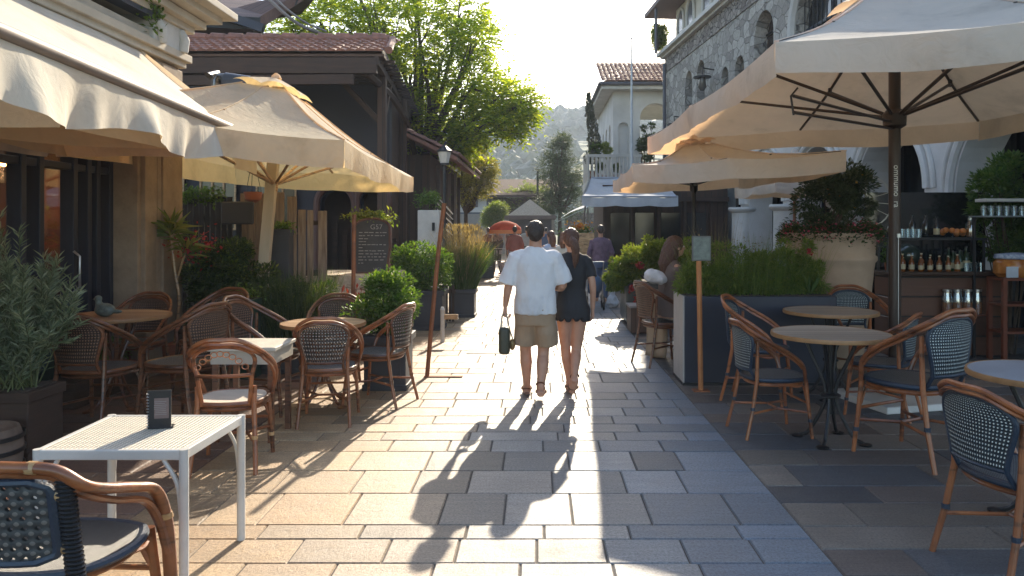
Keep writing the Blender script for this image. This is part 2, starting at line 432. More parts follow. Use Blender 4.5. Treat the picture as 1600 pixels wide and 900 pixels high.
wv_brown = weave('brown_cane_weave', (.055, .028, .018), (.24, .13, .08), 170, .35, True, holethr=-.75)
wv_light = weave('lattice_cane_weave', (.05, .035, .028), (.30, .24, .20), 130, .5, True, holethr=-.35)
wv_net = weave('coarse_net_weave', (.05, .055, .06), (.14, .13, .12), 80, .6, True, holethr=-.6)
mesh_top = weave('perforated_top', (.42, .38, .30), (.72, .66, .54), 150, -.05, rough=.5)
# ================================================================= ground
b = MB(); b.grid(lambda u, v: V((-900+1800*u, -60+1500*v, -.03-(.0 if v < .2 else 0))), 6, 6); struct(b.build('ground', mat('earth', (.06, .075, .03), .95, ns=.1), fixn=False))
def paving(name, xf0, xf1, ys, wr, colf, m, seed, gap=.007, z=0.):
    r = random.Random(seed); b = MB(); y = ys[0]; rows = list(ys)
    for k in range(len(rows)-1):
        ya, yb = rows[k]+gap/2, rows[k+1]-gap/2
        xa = xf0((ya+yb)/2); xe = xf1((ya+yb)/2); x = xa; first = True
        wd0 = wr(r, rows[k+1]-rows[k])
        while x < xe-.02:
            wd = wd0*r.uniform(.72, 1.28)
            if first: wd *= r.uniform(.3, 1.); first = False
            x2 = min(x+wd, xe)
            if xe-x2 < .12: x2 = xe
            c = colf(r, (x+x2)/2, (ya+yb)/2)
            a0, a1 = x+gap/2, x2-gap/2; e = .006; dz = r.uniform(-.0015, .0015)
            t = [(r.uniform(-.001, .001))+z+dz for _ in range(4)]
            vs = [(a0+e, ya+e, t[0]), (a1-e, ya+e, t[1]), (a1-e, yb-e, t[2]), (a0+e, yb-e, t[3]),
                  (a0, ya, z-.009), (a1, ya, z-.009), (a1, yb, z-.009), (a0, yb, z-.009)]
            b.add(vs, [(0, 1, 2, 3), (4, 5, 1, 0), (5, 6, 2, 1), (6, 7, 3, 2), (7, 4, 0, 3)], col=c)
            x = x2
    return struct(b.build(name, m, fixn=False))
def street_rows():
    r = random.Random(3); ys = [2.2, 2.6, 3.0, 3.28, 3.52, 3.76, 4.05, 4.24, 4.74, 5.18, 5.62, 5.91, 6.15, 6.40, 6.67, 6.97, 7.3]
    while ys[-1] < 46: ys.append(ys[-1]+r.choice([.26, .3, .36, .42, .5])*(1 if ys[-1] < 14 else 1.3))
    return ys
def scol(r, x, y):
    warm = max(0, min(1, (.1-x)/1.5)); base = V((.33, .315, .295)).lerp(V((.47, .32, .18)), warm)  # warm sunlight on the left side painted into the slab colour
    cool = max(0, min(1, (x-.3)/.8)); base = base.lerp(V((.17, .205, .25)), cool)  # bluish sky-lit shade on the right side painted into the slab colour
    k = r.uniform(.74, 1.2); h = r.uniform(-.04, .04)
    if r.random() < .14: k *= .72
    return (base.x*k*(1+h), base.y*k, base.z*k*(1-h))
XL, XR = -2.3, 1.45
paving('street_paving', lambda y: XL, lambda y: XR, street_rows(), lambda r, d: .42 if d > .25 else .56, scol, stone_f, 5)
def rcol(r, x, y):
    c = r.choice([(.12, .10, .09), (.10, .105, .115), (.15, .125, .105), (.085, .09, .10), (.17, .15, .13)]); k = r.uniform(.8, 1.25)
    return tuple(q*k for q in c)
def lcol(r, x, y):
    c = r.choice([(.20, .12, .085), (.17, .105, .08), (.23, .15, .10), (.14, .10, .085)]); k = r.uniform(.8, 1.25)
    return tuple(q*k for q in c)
ys = [2.0]; rr_ = random.Random(9)
while ys[-1] < 30: ys.append(ys[-1]+rr_.choice([.3, .42, .36]))
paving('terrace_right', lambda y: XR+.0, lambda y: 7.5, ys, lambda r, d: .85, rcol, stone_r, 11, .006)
ys = [1.8]
while ys[-1] < 16: ys.append(ys[-1]+rr_.choice([.22, .26, .3]))
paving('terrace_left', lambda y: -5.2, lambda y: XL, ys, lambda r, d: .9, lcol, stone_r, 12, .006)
b = MB(); b.bb((-5.2, 1.6, -.2), (7.5, 46.5, -.0095)); struct(b.build('grout_bed', grout))
# ================================================================= hills
def hill(name, y0, y1, x0, x1, hf, m, nu=90, nv=30):
    b = MB(); b.grid(lambda u, v: V((x0+(x1-x0)*u, y0+(y1-y0)*v, hf(x0+(x1-x0)*u, v))), nu, nv)
    return struct(b.build(name, m, smooth=True, fixn=False, ang=180))
s_ = N('hill_woodland'); cc = s_.a('TexCoord').outputs['Object']
vo = s_.a('TexVoronoi', {'Vector': cc, 'Scale': .11, 'Randomness': 1.}); nz = s_.a('TexNoise', {'Vector': cc, 'Scale': .012, 'Detail': 9., 'Roughness': .65})
f_ = s_.a('MixRGB', {0: .5, 1: nz.outputs[0], 2: vo.outputs['Color']})
rp = s_.ramp(nz.outputs[0], [(.35, (.02, .045, .014)), (.52, (.06, .09, .025)), (.7, (.16, .15, .07))])
iv = s_.a('Math', {0: 1., 1: vo.outputs['Distance']}, operation='SUBTRACT')
bp = s_.a('Bump', {'Height': iv.outputs[0], 'Strength': 1., 'Distance': 5.})
hill_m = s_.fin(s_.a('BsdfPrincipled', {'Base Color': rp.outputs[0], 'Roughness': .95, 'Normal': bp.outputs[0]}))
hill('hills', 150, 760, -520, 520, lambda x, v: (sin(min(1, v*1.15)*pi/2)**1.1)*(73+9*sin(x*.013+1.)+6*noise.noise(V((x*.02, v*3, 0)))+ (0.02*x if x < 0 else -.03*x)), hill_m, 150, 50)
HF = lambda x, v: (sin(min(1, v*1.15)*pi/2)**1.1)*(73+9*sin(x*.013+1.)+6*noise.noise(V((x*.02, v*3, 0)))+ (0.02*x if x < 0 else -.03*x))
rd = random.Random(77); b = MB(); blob = []
for k in range(5): # a few irregular crown shapes
    vs = []; 
    for i in range(5):
        th = pi*(i+.5)/5.6
        for j in range(7):
            a = 2*pi*(j+.5*(i % 2))/7; r_ = rd.uniform(.75, 1.2); vs.append(V((sin(th)*cos(a)*r_, sin(th)*sin(a)*r_, cos(th)*rd.uniform(.9, 1.25))))
    blob.append(vs+[V((0, 0, 1.2))])
bf = [(i*7+j, i*7+(j+1) % 7, (i+1)*7+(j+1) % 7, (i+1)*7+j) for i in range(4) for j in range(7)]+[((j+1) % 7, j, 35) for j in range(7)]
for k in range(5200):
    v = rd.uniform(.0, .9)**1.0; y = 150+610*v; x = rd.uniform(-.42, .24)*y
    if noise.noise(V((x*.012, y*.012, 5))) > .22: continue
    s_2 = rd.uniform(1.8, 4.6)*(.6+.0012*y); b.add([V((x, y, HF(x, v)+s_2*.6))+q_*s_2 for q_ in blob[k % 5]], bf)
wd = b.build('woodland', leafm('woodland_leaf', (.018, .04, .012), (.04, .07, .018), (.12, .12, .035), .1), fixn=False); wd['kind'] = 'stuff'
# ================================================================= haze
s_ = N('haze_air'); pv = s_.a('VolumePrincipled', {'Color': (.80, .89, 1., 1), 'Density': .0010, 'Anisotropy': .1}); s_.l.new(pv.outputs[0], s_.out.inputs['Volume'])
b = MB(); b.bb((-560, -14, -1.2), (560, 790, 110)); hz = b.build('haze', s_.m); hz['kind'] = 'stuff'
# ================================================================= bistro chairs
def arcpts(pts, n=6):
    # Catmull-Rom through the points
    pts = [V(p) for p in pts]; o = []
    q = [pts[0]*2-pts[1]]+pts+[pts[-1]*2-pts[-2]]
    for i in range(1, len(q)-2):
        a, b_, c, d = q[i-1], q[i], q[i+1], q[i+2]
        for k in range(n):
            t = k/n; o.append(.5*((2*b_)+(c-a)*t+(2*a-5*b_+4*c-d)*t*t+(3*b_-a-3*c+d)*t**3))
    o.append(pts[-1]); return o
def seat_sheet(w, d, z, thick=.03, dip=.008):
    def f(u, v):
        x, y = (u-.5)*2, (v-.5)*2
        a = x*sqrt(1-y*y/2); c = y*sqrt(1-x*x/2); k = .25
        X, Y = (x*k+a*(1-k)), (y*k+c*(1-k))
        r2 = min(1, X*X+Y*Y)
        return V((X*w/2, Y*d/2, z-dip*(1-r2)))
    return f
def make_chair(name, cat, frame, back_m, seat_m, style='bistro', s=1., bind=None):
    t = thing(name, 'chair', cat)
    bind = bind or bluebind
    r = .0145*s; w, d, sz = .46, .46, .455
    # seat
    b = MB(); b.grid(seat_sheet(w, d, sz+.012), 16, 16, (w, d)); b.grid(seat_sheet(w, d, sz-.016, dip=0), 16, 16, (w, d))
    ring = [seat_sheet(w, d, sz, dip=0)(*p) for p in [(i/14, 0) for i in range(14)]+[(1, i/14) for i in range(14)]+[(1-i/14, 1) for i in range(14)]+[(0, 1-i/14) for i in range(14)]]
    b.build('seat', seat_m, t, True)
    b = MB(); b.tube([p*1.0 for p in ring], .017, 8, closed=True); b.build('seat_rim', bind if style != 'open' else frame, t, True)
    b = MB(); b.tube([V((p.x*.93, p.y*.93, sz-.035)) for p in ring], .014, 6, closed=True); b.build('seat_frame', frame, t, True)
    top = .90
    yb = -.235
    def bend(x): return yb-.035+.16*(x/.26)**2*.55      # the back curves round the sitter
    if style in ('bistro', 'open'):
        # inner back hoop and woven panel
        hw = .185
        zt = top-.045
        def hoopx(z):
            k = (z-(sz+.09))/(zt-(sz+.09)); k = max(0, min(1, k))
            return hw*(.80+.42*k)*sqrt(max(0, 1-max(0, (k-.55)/.45)**2.4)) if k > .55 else hw*(.80+.42*k)
        def bk(x, z): return V((x, bend(x)-.10*(z-sz-.05), z))
        z0 = sz+.07 if style == 'bistro' else sz+.20
        b = MB()
        for off in (-.006, .006):
            b.grid(lambda u, v: (lambda z: bk((u*2-1)*hoopx(z), z)+V((0, off, 0)))(z0+(zt-z0)*(1-(1-v)**1.6)), 16, 18, (.38, zt-z0))
        if style == 'bistro': b.build('backrest', back_m, t, True)
        hp = [bk(hoopx(z), z) for z in [z0+(zt-z0)*(1-(1-i/14)**1.8) for i in range(15)]]
        hp2 = [V((-p.x, p.y, p.z)) for p in hp[::-1]]
        b = MB(); b.tube([V((.15, -.20, sz-.01))]+hp+hp2+[V((-.15, -.20, sz-.01))], r*.85, 7); 
        b.tube([bk(hoopx(z0)*(i/8*2-1), z0) for i in range(9)], r*.8, 6)
        b.build('back_frame', frame if style == 'open' else bind, t, True)
        # outer bent rail: arms sweeping over the back
        half = [(.225, .17, sz-.01), (.262, .13, sz+.12), (.275, .02, sz+.215), (.262, -.13, sz+.30), (.20, -.262, top-.06), (.10, -.315, top-.005), (0, -.33, top)]
        rail = arcpts(half+[(-x, y, z) for x, y, z in half[-2::-1]])
        b = MB(); b.tube(rail, r, 8); b.tube([p+V((0, .004, -.03)) if abs(p.x) < .24 else p+V((-.012*(1 if p.x > 0 else -1), 0, -.026)) for p in rail[6:-6]], r*.7, 6)
        b.build('arm_rail', frame, t, True)
        if style == 'open':
            b = MB()
            for i in range(9): # carved scroll between the two hoops
                a = -1+2*i/8; x = a*.15; b.tube([V((x+.022*cos(q), bend(x)-.05-.10*(top-.10-sz), top-.085-.09*a*a+.018*sin(q))) for q in [k*pi/4 for k in range(8)]], .004, 5, closed=True)
            b.build('carved_band', frame, t, True)
    elif style == 'square':
        hw = .16; zt = top-.06; z0 = sz+.07; rc = .05
        def bk(x, z): return V((x, bend(x)-.14*(z-sz-.05), z))
        def xw(z):
            e = max(0, (z-(zt-rc))/rc, ((z0+rc)-z)/rc); return hw-rc*(1-sqrt(max(0, 1-min(1, e)**2)))
        b = MB()
        for off in (-.006, .006): b.grid(lambda u, v: bk((u*2-1)*xw(z0+(zt-z0)*v), z0+(zt-z0)*v)+V((0, off, 0)), 16, 18, (.4, zt-z0))
        b.build('backrest', back_m, t, True)
        zz = [z0+(zt-z0)*i/14 for i in range(15)]
        ringb = [bk(xw(z), z) for z in zz]+[bk(xw(zt)*(1-i/6*2), zt) for i in range(1, 6)]+[bk(-xw(z), z) for z in zz[::-1]]+[bk(-xw(z0)*(1-i/6*2), z0) for i in range(1, 6)]
        b = MB(); b.tube(ringb, .013*s, 7, closed=True); b.build('back_frame', bind, t, True)
        for sx in (-1, 1):
            pts = [V((sx*.195, -.225-.14*(z-sz), z)) for z in [sz-.02+(top-.04-sz)*i/24 for i in range(25)]]
            b = MB(); b.tube(pts, r*1.2, 8)
            for i in range(0, 25): b.tube([pts[i]+V((cos(q), sin(q), 0))*r*1.32 for q in [k*pi/4 for k in range(8)]], .0055, 5, closed=True)
            b.build('wrapped_post', black, t, True)
            for z in (sz+.12, sz+.33):
                m_ = MB(); m_.ball((sx*.178, -.23-.14*(z-sz), z), (.016, .012, .024), 8); m_.build('toggle', wood_tan, t, True)
        half = [(.265, .20, sz-.45+.02), (.262, .185, sz-.15), (.255, .17, sz+.05), (.245, .12, sz+.19), (.235, 0, sz+.25), (.236, -.16, sz+.31), (.232, -.265, top-.08), (.18, -.305, top-.012), (.08, -.32, top)]
        rail = arcpts(half+[(-x, y, z) for x, y, z in half[::-1]])
        b = MB(); b.tube(rail, r*1.25, 10)
        half2 = [(.265, .165, sz-.1), (.245, .15, sz+.04), (.232, .08, sz+.16), (.225, -.10, sz+.24), (.218, -.245, top-.12), (.165, -.285, top-.045), (.08, -.30, top-.035)]
        b.tube(arcpts(half2+[(-x, y, z) for x, y, z in half2[::-1]]), r*.9, 8)
        b.build('arm_rail', frame, t, True)
        for x in (-.13, .13): b = MB(); b.tube([V((x-.012, -.313, top-.003)), V((x+.012, -.313, top-.003))], r*1.45, 10); b.build('cane_binding', wood_tan, t, True)
        for sx in (-1, 1): b = MB(); b.tube([V((sx*.255, .17, sz+.05)), V((sx*.253, .166, sz+.075))], r*1.45, 10); b.build('cane_binding', wood_tan, t, True)
    # legs
    for sx in (-1, 1):
        b = MB(); b.tube([(sx*.198, .185, sz), (sx*.21, .20, .25), (sx*.225, .225, 0)], [r*1.05, r, r*.9], 8); b.build('leg', frame, t, True)
        b = MB(); b.tube([(sx*.185, -.20, sz+.03 if style == 'square' else sz+.30 if style == 'bistro' else sz+.12), (sx*.18, -.205, sz), (sx*.195, -.245, .22), (sx*.21, -.30, 0)], [r*.9, r*1.1, r, r*.95], 8)
        b.build('leg', frame, t, True)
    for o_ in [c for c in t.children if c.name.startswith('leg')]:
        zz = max(o_.data.vertices, key=lambda v: v.co.z).co; sx = 1 if zz.x > 0 else -1
        x, y, z = (.2165, .212, .14) if zz.y > 0 else (.193, -.243, .235)
        b = MB(); b.tube([(sx*x, y, z-.012), (sx*x, y, z+.012)], r*1.25, 8); b.build('binding', bind if style != 'open' else wood_tan, o_, True)
    b = MB(); z = .20
    b.tube([(.205, .205, z), (.09, 0, z+.012), (.196, -.25, z)], r*.7, 6); b.tube([(-.205, .205, z), (-.09, 0, z+.012), (-.196, -.25, z)], r*.7, 6)
    b.tube([(-.21, .2, z+.07), (0, .19, z+.075), (.21, .2, z+.07)], r*.7, 6); b.tube([(-.09, 0, z+.012), (.09, 0, z+.012)], r*.7, 6)
    for sx in (-1, 1): # curved knee braces
        b.tube(arcpts([(sx*.2, .19, sz-.16), (sx*.16, .18, sz-.06), (sx*.09, .175, sz-.03)]), r*.6, 6)
        b.tube(arcpts([(sx*.205, .15, sz-.045), (sx*.212, .10, sz-.05), (sx*.2, .0, sz-.035)]), r*.6, 6)
    b.build('stretcher', frame, t, True)
    return t
def round_table(name, label, loc, rad, h, topm, edgem, legm, group=None, z=0):
    t = thing(name, label, 'table', loc, 0, group); L = V(loc)
    b = MB(); b.lathe([(rad-.012, h-.004), (rad-.012, h)], L, 48); b.build('tabletop', topm, t)
    b = MB(); b.lathe([(rad-.011, h-.03), (rad, h-.03), (rad+.004, h-.016), (rad, h+.001), (rad-.012, h+.001), (rad-.012, h-.03)], L, 48, cap=False); b.lathe([(rad-.02, h-.026), (rad-.02, h-.01)], L, 32); b.build('table_edge', edgem, t, True)
    b = MB()
    for k in range(4): # iron bistro base: bent flat bars crossing at a waist
        a = pi/4+k*pi/2+.2; dx, dy = cos(a), sin(a)
        b.tube(arcpts([(L.x+dx*.20, L.y+dy*.20, h-.035), (L.x+dx*.13, L.y+dy*.13, h-.2), (L.x+dx*.045, L.y+dy*.045, h*.52), (L.x+dx*.05, L.y+dy*.05, h*.33), (L.x+dx*.16, L.y+dy*.16, .06), (L.x+dx*.24, L.y+dy*.24, .012)]), .014, 6)
    b.build('table_base', legm, t, True)
    b = MB(); b.lathe([(.05, h*.40), (.075, h*.415), (.075, h*.43), (.05, h*.445)], L, 16); b.lathe([(.02, .25*h), (.02, h-.03)], L, 8)
    b.tube([V((L.x-.2, L.y, h-.04)), V((L.x+.2, L.y, h-.04))], .012, 6); b.tube([V((L.x, L.y-.2, h-.04)), V((L.x, L.y+.2, h-.04))], .012, 6)
    b.build('table_stem', legm, t, True)
    for k in range(4):
        a = pi/4+k*pi/2+.2; b = MB(); b.lathe([(.045, 0), (.05, .012), (.02, .022)], L+V((cos(a)*.25, sin(a)*.25, 0)), 12); b.build('foot', legm, t, True)
    return t
# right hand chairs (blue black weave)
CR = 'bistro chairs at the right-hand tables'
c0 = make_chair('bistro_chair', 'chair', wood_red, wv_dark, wv_seat, 'bistro')
c0.location = (1.88, 6.15, 0); c0.rotation_euler = (0, 0, -pi/2+.12); c0['group'] = CR
c0['label'] = 'leftmost cane chair at the right-hand tables, standing side-on with its back to the street'
def place(proto, loc, rz, label, group, sc=None): return dup(proto, loc, rz, label, group, sc)
place(c0, (2.12, 7.3, 0), -pi/2-.5, 'cane chair behind the leftmost right-hand chair, close against the navy planter', CR, 1.08)
place(c0, (3.42, 8.1, 0), pi+.05, 'cane chair facing the street beyond the far round table, below the giant beige pot', CR, 1.1)
place(c0, (2.68, 5.52, 0), .5, 'cane chair with its back to us at the right of the middle round table', CR, 1.2)
place(c0, (2.38, 3.74, 0), -pi/2+.22, 'nearest cane chair on the right, dark dotted back cut by the photo edge', CR, (1.12, 1.12, .99))
place(c0, (3.0, 6.75, 0), .9, 'cane chair between the wooden tables and parasol pole, mostly hidden by a nearer chair', CR, 1.0)
round_table('bistro_table', 'middle round wooden table on a black iron base beside the leftmost right-hand chair', (2.25, 5.9, 0), .44, .83, wood_top, edge_wood, black, 'round tables of the right terrace')
round_table('bistro_table', 'farther round table with greyish top in front of the navy planter', (2.84, 7.45, 0), .44, .83, wood_top, edge_wood, black, 'round tables of the right terrace')
round_table('bistro_table', 'pale topped round table cut off by the right edge of the photo', (2.86, 4.3, 0), .41, .83, mat('pale_grey_top', (.34, .36, .40), .35, ns=3), edge_wood, black, 'round tables of the right terrace')
# left hand chairs
CL = 'bamboo chairs at the left-hand tables'
d0 = make_chair('bamboo_chair', 'chair', wood_dk, wv_brown, wv_seat, 'bistro', bind=wood_dk)
d0['group'] = CL; d0.location = (-3.62, 6.35, 0); d0.rotation_euler = (0, 0, -.1); d0.scale = (1.12, 1.12, 1.06)
d0['label'] = 'bamboo chair with wide dark woven back, seen from behind at the bird table'
place(d0, (-2.98, 6.45, 0), pi/2-.35, 'bamboo chair turned left toward the bird table, woven back on its right side', CL, 1.12)
place(d0, (-4.05, 7.75, 0), pi, 'bamboo chair behind the round table with the bird ornament, close to the shop front', CL, 1.05)
place(d0, (-3.3, 7.75, 0), pi-.3, 'bamboo chair with lattice back standing against the hedge, right of the bird table', CL, 1.1)
place(d0, (-4.2, 5.95, 0), -pi/2+.2, 'bamboo chair at the left photo edge half hidden by the silvery shrub', CL, 1.05)
place(d0, (-2.42, 6.9, 0), -pi/2-.15, 'bamboo chair with tall oval brown back on the left of the small round table', CL, 1.12)
place(d0, (-2.05, 7.8, 0), pi+.15, 'bamboo chair behind the small round table, in front of the low hedge', CL, 1.03)
e0 = make_chair('bamboo_chair', 'chair', wood_red, wv_light, wv_seat, 'bistro', bind=wood_dk)
e0['group'] = CL; e0.location = (-1.78, 6.55, 0); e0.rotation_euler = (0, 0, .12)
e0['label'] = 'sunlit bamboo chair with see-through lattice back, facing away in front of the small round table'
place(e0, (-1.5, 7.2, 0), pi/2-.3, 'bamboo chair with its back to the round bush in the charcoal planter', CL, 1.03)
f0 = make_chair('bamboo_chair', 'chair', wood_red, wv_light, mat('cream_cushion', (.55, .48, .38), .8, ns=8, bump=.2), 'open', 1.15, wood_tan)
f0['group'] = CL; f0.location = (-2.12, 5.35, 0); f0.rotation_euler = (0, 0, .15)
f0['label'] = 'bamboo chair with an open arched back and carved band, behind the white metal table'
g0 = make_chair('bamboo_armchair', 'chair', wood_red, wv_net, mat('black_cord_seat', (.03, .03, .03), .4, ns=3, stretch=(30, 2, 1), bump=.6, bs=60), 'square', 1.15)
g0.location = (-1.86, 2.94, 0); g0.rotation_euler = (0, 0, -.05); g0.scale = (1.35, 1.1, .93)
g0['label'] = 'nearest armchair at the bottom left corner, square netted back with black rim and wrapped post'
round_table('round_cafe_table', 'wooden round table carrying the bird ornament near the shop front', (-3.84, 7.0, 0), .46, .84, wood_top2, edge_wood, wood_dk, 'round tables of the left terrace')
round_table('round_cafe_table', 'small wooden round table next to the charcoal planter with round bush', (-1.98, 7.1, 0), .385, .76, wood_top2, edge_wood, wood_dk, 'round tables of the left terrace')
# white metal table
t = thing('metal_table', 'white metal rectangular table with perforated top in the left foreground', 'table', (-1.9, 3.73, 0))
q = [V((-2.24, 4.04, 0)), V((-1.56, 4.04, 0)), V((-1.575, 3.42, 0)), V((-2.225, 3.42, 0))]
b = MB(); b.grid(lambda u, v: (q[3].lerp(q[2], u)).lerp(q[0].lerp(q[1], u), v)+V((0, 0, .652)), 1, 1, (.66, .6)); b.grid(lambda u, v: (q[3].lerp(q[2], u)).lerp(q[0].lerp(q[1], u), v)+V((0, 0, .645)), 1, 1, (.66, .6)); b.build('tabletop', mesh_top, t)
b = MB()
for i in range(4):
    a, c = q[i], q[(i+1) % 4]; b.beam(a+V((0, 0, .632)), c+V((0, 0, .632)), .028, .044)
b.build('table_frame', white_metal, t, bevel=.005)
for i, p in enumerate(q):
    b = MB(); b.tube([p+V((0, 0, .656)), p], .021, 10); b.build('leg', white_metal, t, True)
    ct = V((-1.9, 3.73, 0)); dd = (ct-p); dd.x = 1 if dd.x > 0 else -1; dd.y = 0
    b = MB(); b.tube(arcpts([p+V((dd.x*.012, 0, .36)), p+V((dd.x*.03, 0, .5)), p+V((dd.x*.09, 0, .61))]), .010, 6); b.build('brace', white_metal, t, True)
# menu stand
m_ = thing('menu_stand', 'small black menu stand with spiral spine on the white metal table', 'menu stand', (-1.86, 3.78, .654))
L = V((-1.86, 3.78, .654)); Mr = Matrix.Rotation(.25, 3, 'Z')
b = MB(); b.box(L+V((0, 0, .095)), (.105, .012, .185), M=Mr); b.box(L+V((0, .02, .004)), (.115, .055, .008), M=Mr); b.box(L+V((-.02, .035, .09)), (.09, .01, .175), M=Mr @ Matrix.Rotation(.12, 3, 'X')); b.build('card_holder', black, m_, bevel=.002)
b = MB(); b.box(L+V((.004, -.0075, .1))+Mr @ V((.008, 0, 0)), (.066, .002, .1), M=Mr); b.build('printed_panel', mat('printed_card', (.16, .11, .10), .5, ns=30), m_)
b = MB()
for k in range(8): b.tube([L+Mr @ V((-.012+.05*(R.random()*.2)-.012, -.0095, .07+k*.009)), L+Mr @ V((.034-.01*R.random(), -.0095, .07+k*.009))], .0009, 4)
b.build('printed_lines', chalk, m_)
b = MB()
for k in range(12): b.tube([L+Mr @ V((-.052, 0, .012))+V((.007*cos(q_), .008*sin(q_), k*.0145)) for q_ in [j*pi/4 for j in range(8)]], .0018, 4, closed=True)
b.build('spiral_spine', steel, m_)
# cream topped low table
t = thing('low_table', 'cream topped square table seen through the arched chair back', 'table', (-2.2, 6.05, 0))
b = MB(); b.bb((-2.5, 5.8, .70), (-1.98, 6.3, .73)); b.build('tabletop', mat('cream_top', (.62, .56, .46), .5, ns=12, bump=.2), t, bevel=.006)
b = MB(); b.bb((-2.48, 5.82, .60), (-2.0, 6.28, .698)); b.build('apron', mat('cream_apron', (.50, .44, .35), .55, ns=4), t)
for x in (-2.45, -2.03):
    for y in (5.85, 6.25): b = MB(); b.bb((x-.02, y-.02, 0), (x+.02, y+.02, .6)); b.build('leg', wood_dk, t)
# bird ornament
t = thing('bird_ornament', 'small grey-green bird shaped ornament standing on the wooden table by the shop front', 'ornament', (-3.86, 6.85, .842)); L = V((-3.86, 6.85, .842))
b = MB(); b.ball(L+V((.0, 0, .06)), (.09, .065, .062), 14); b.ball(L+V((.09, 0, .045)), (.07, .03, .02), 10); b.tube([L+V((-.045, 0, .09)), L+V((-.055, 0, .13)), L+V((-.06, 0, .15))], [.04, .026, .028], 10); b.ball(L+V((-.058, 0, .158)), .033, 10); b.tube([L+V((-.085, 0, .158)), L+V((-.115, 0, .152))], [.012, .003], 6)
o = b.build('body', mat('verdigris', (.16, .20, .18), .5, col2=(.07, .09, .08), ns=30, bump=.4), t); remesh(o, .007, 2)
# barrel
L = V((-3.63, 5.0, 0)); t = thing('barrel', 'low dark wooden barrel at the left photo edge behind the white table', 'barrel', L)
b = MB(); b.lathe([(.20, 0), (.235, .10), (.245, .18), (.235, .27), (.215, .33), (.2, .33), (.195, .31), (0.001, .31)], L, 28); b.build('staves', mat('grey_wood', (.17, .12, .09), .8, col2=(.08, .055, .04), ns=6, stretch=(1, 1, .3), bump=.5), t, True)
for z in (.06, .17, .26):
    b = MB(); rr = .24+.007*sin(z*9); b.lathe([(rr, z), (rr+.006, z+.002), (rr+.006, z+.028), (rr, z+.03)], L, 28, cap=False); b.build('hoop', black, t, True)
# ================================================================= parasols
def umbrella(name, label, cs, peak, drop, clothm, pole, hubz, frame, cat='parasol', group=None, pr=.045, base=None, vent=.16, sagk=.16, wob=1., seed=1, basem=None):
    rd = random.Random(seed)
    t = thing(name, label, cat, (pole[0], pole[1], 0), 0, group)
    pk = V(peak); cs = [V(c) for c in cs]; n = 4
    def edge(i, s):
        a, b_ = cs[i], cs[(i+1) % 4]; p = a.lerp(b_, s); k = abs(sin(2*pi*s)) ; p.z -= .028*k; ctr = V((pk.x, pk.y, p.z)); return p.lerp(ctr, .012*k)
    b = MB()
    for i in range(4):
        def f(s, tt):
            e = edge(i, s); p = e.lerp(pk, tt*(1-vent)); p.z -= sagk*sin(pi*tt)*.5+.05*sin(pi*tt)*abs(sin(2*pi*s)); return p
        b.grid(f, 24, 14)
        b.tube([f(0, k/10)+V((0, 0, .004)) for k in range(11)], .009, 5); b.tube([f(.5, k/10)+V((0, 0, .004)) for k in range(11)], .007, 5)
    b.build('canopy', clothm, t, True, fixn=False, ang=25)
    b = MB()
    for i in range(4):
        def f(s, tt):
            e = edge(i, s).lerp(pk, (1-vent*1.25)+tt*vent*1.25); e.z += .05+.05*(1-tt)*abs(sin(2*pi*s)); return e
        b.grid(f, 12, 4)
    b.lathe([(.07, pk.z+.03), (.05, pk.z+.07), (.015, pk.z+.10)], (pk.x, pk.y, 0), 10)
    b.build('vent_cap', clothm, t, True, fixn=False, ang=25)
    for i in range(4):
        ph = rd.uniform(0, 6); out = (cs[i]+cs[(i+1) % 4])/2-V((pk.x, pk.y, cs[i].z)); out.z = 0; out.normalize()
        L_ = (cs[i]-cs[(i+1) % 4]).length
        def f(s, tt):
            e = edge(i, s); k = min(1, min(s, 1-s)*14)
            fold = (sin(s*L_*3.1*wob+ph)+.6*sin(s*L_*6.7*wob+ph*2)+.35*sin(s*L_*13+ph))*.022*tt*k
            return e+V((0, 0, -drop*tt*(1+.06*sin(s*L_*2.3+ph)*tt)))+out*(fold+.02*tt-.03*tt*tt)
        b = MB(); b.grid(f, 60, 6); b.build('valance', clothm, t, True, fixn=False, ang=70)
    hub = V((pole[0], pole[1], hubz))
    for i in range(4):
        for c in (cs[i], edge(i, .5)):
            p0 = c.lerp(pk, .02)-V((0, 0, .015)); pm = c.lerp(pk, .5*(1-vent))-V((0, 0, sagk*.5+.03)); p1 = c.lerp(pk, .96)-V((0, 0, .06))
            b = MB(); b.tube(arcpts([p0, pm, p1], 5), .016, 6); r_ = b.build('rib', frame, t, True)
            sp = c.lerp(pk, .40)-V((0, 0, sagk*.5+.05))
            b = MB(); b.tube([hub, sp], .017, 6); b.tube([sp+V((0, 0, .05)), sp-V((0, 0, .03))], .022, 6); b.build('strut', frame, r_, True)
    b = MB(); b.lathe([(pr, 0.02), (pr, 1.2), (pr*.95, 1.3), (pr*.95, pk.z-.05)], (pole[0], pole[1], 0), 16); b.build('pole', frame, t, True)
    b = MB(); b.lathe([(pr*1.0, hubz-.10), (pr*1.8, hubz-.07), (pr*1.9, hubz+.04), (pr*1.3, hubz+.08)], (pole[0], pole[1], 0), 16); b.build('hub', frame, t, True)
    b = MB(); b.lathe([(pr*1.4, 0.05), (pr*1.4, .3), (pr*1.1, .32)], (pole[0], pole[1], 0), 16); b.build('pole_socket', frame, t, True)
    b = MB(); s = base or .4; b.box((pole[0], pole[1], .03), (s*2, s*2, .06), rz=.25, taper=.04); b.build('base_plate', basem or white_metal, t, bevel=.01)
    return t
z1 = 2.9
def ZP(u, v, z): # point seen at pixel (u, v) with height z
    Y = (z-H)*F/(V0-v); return V(((u-U0)/F*Y, Y, z))
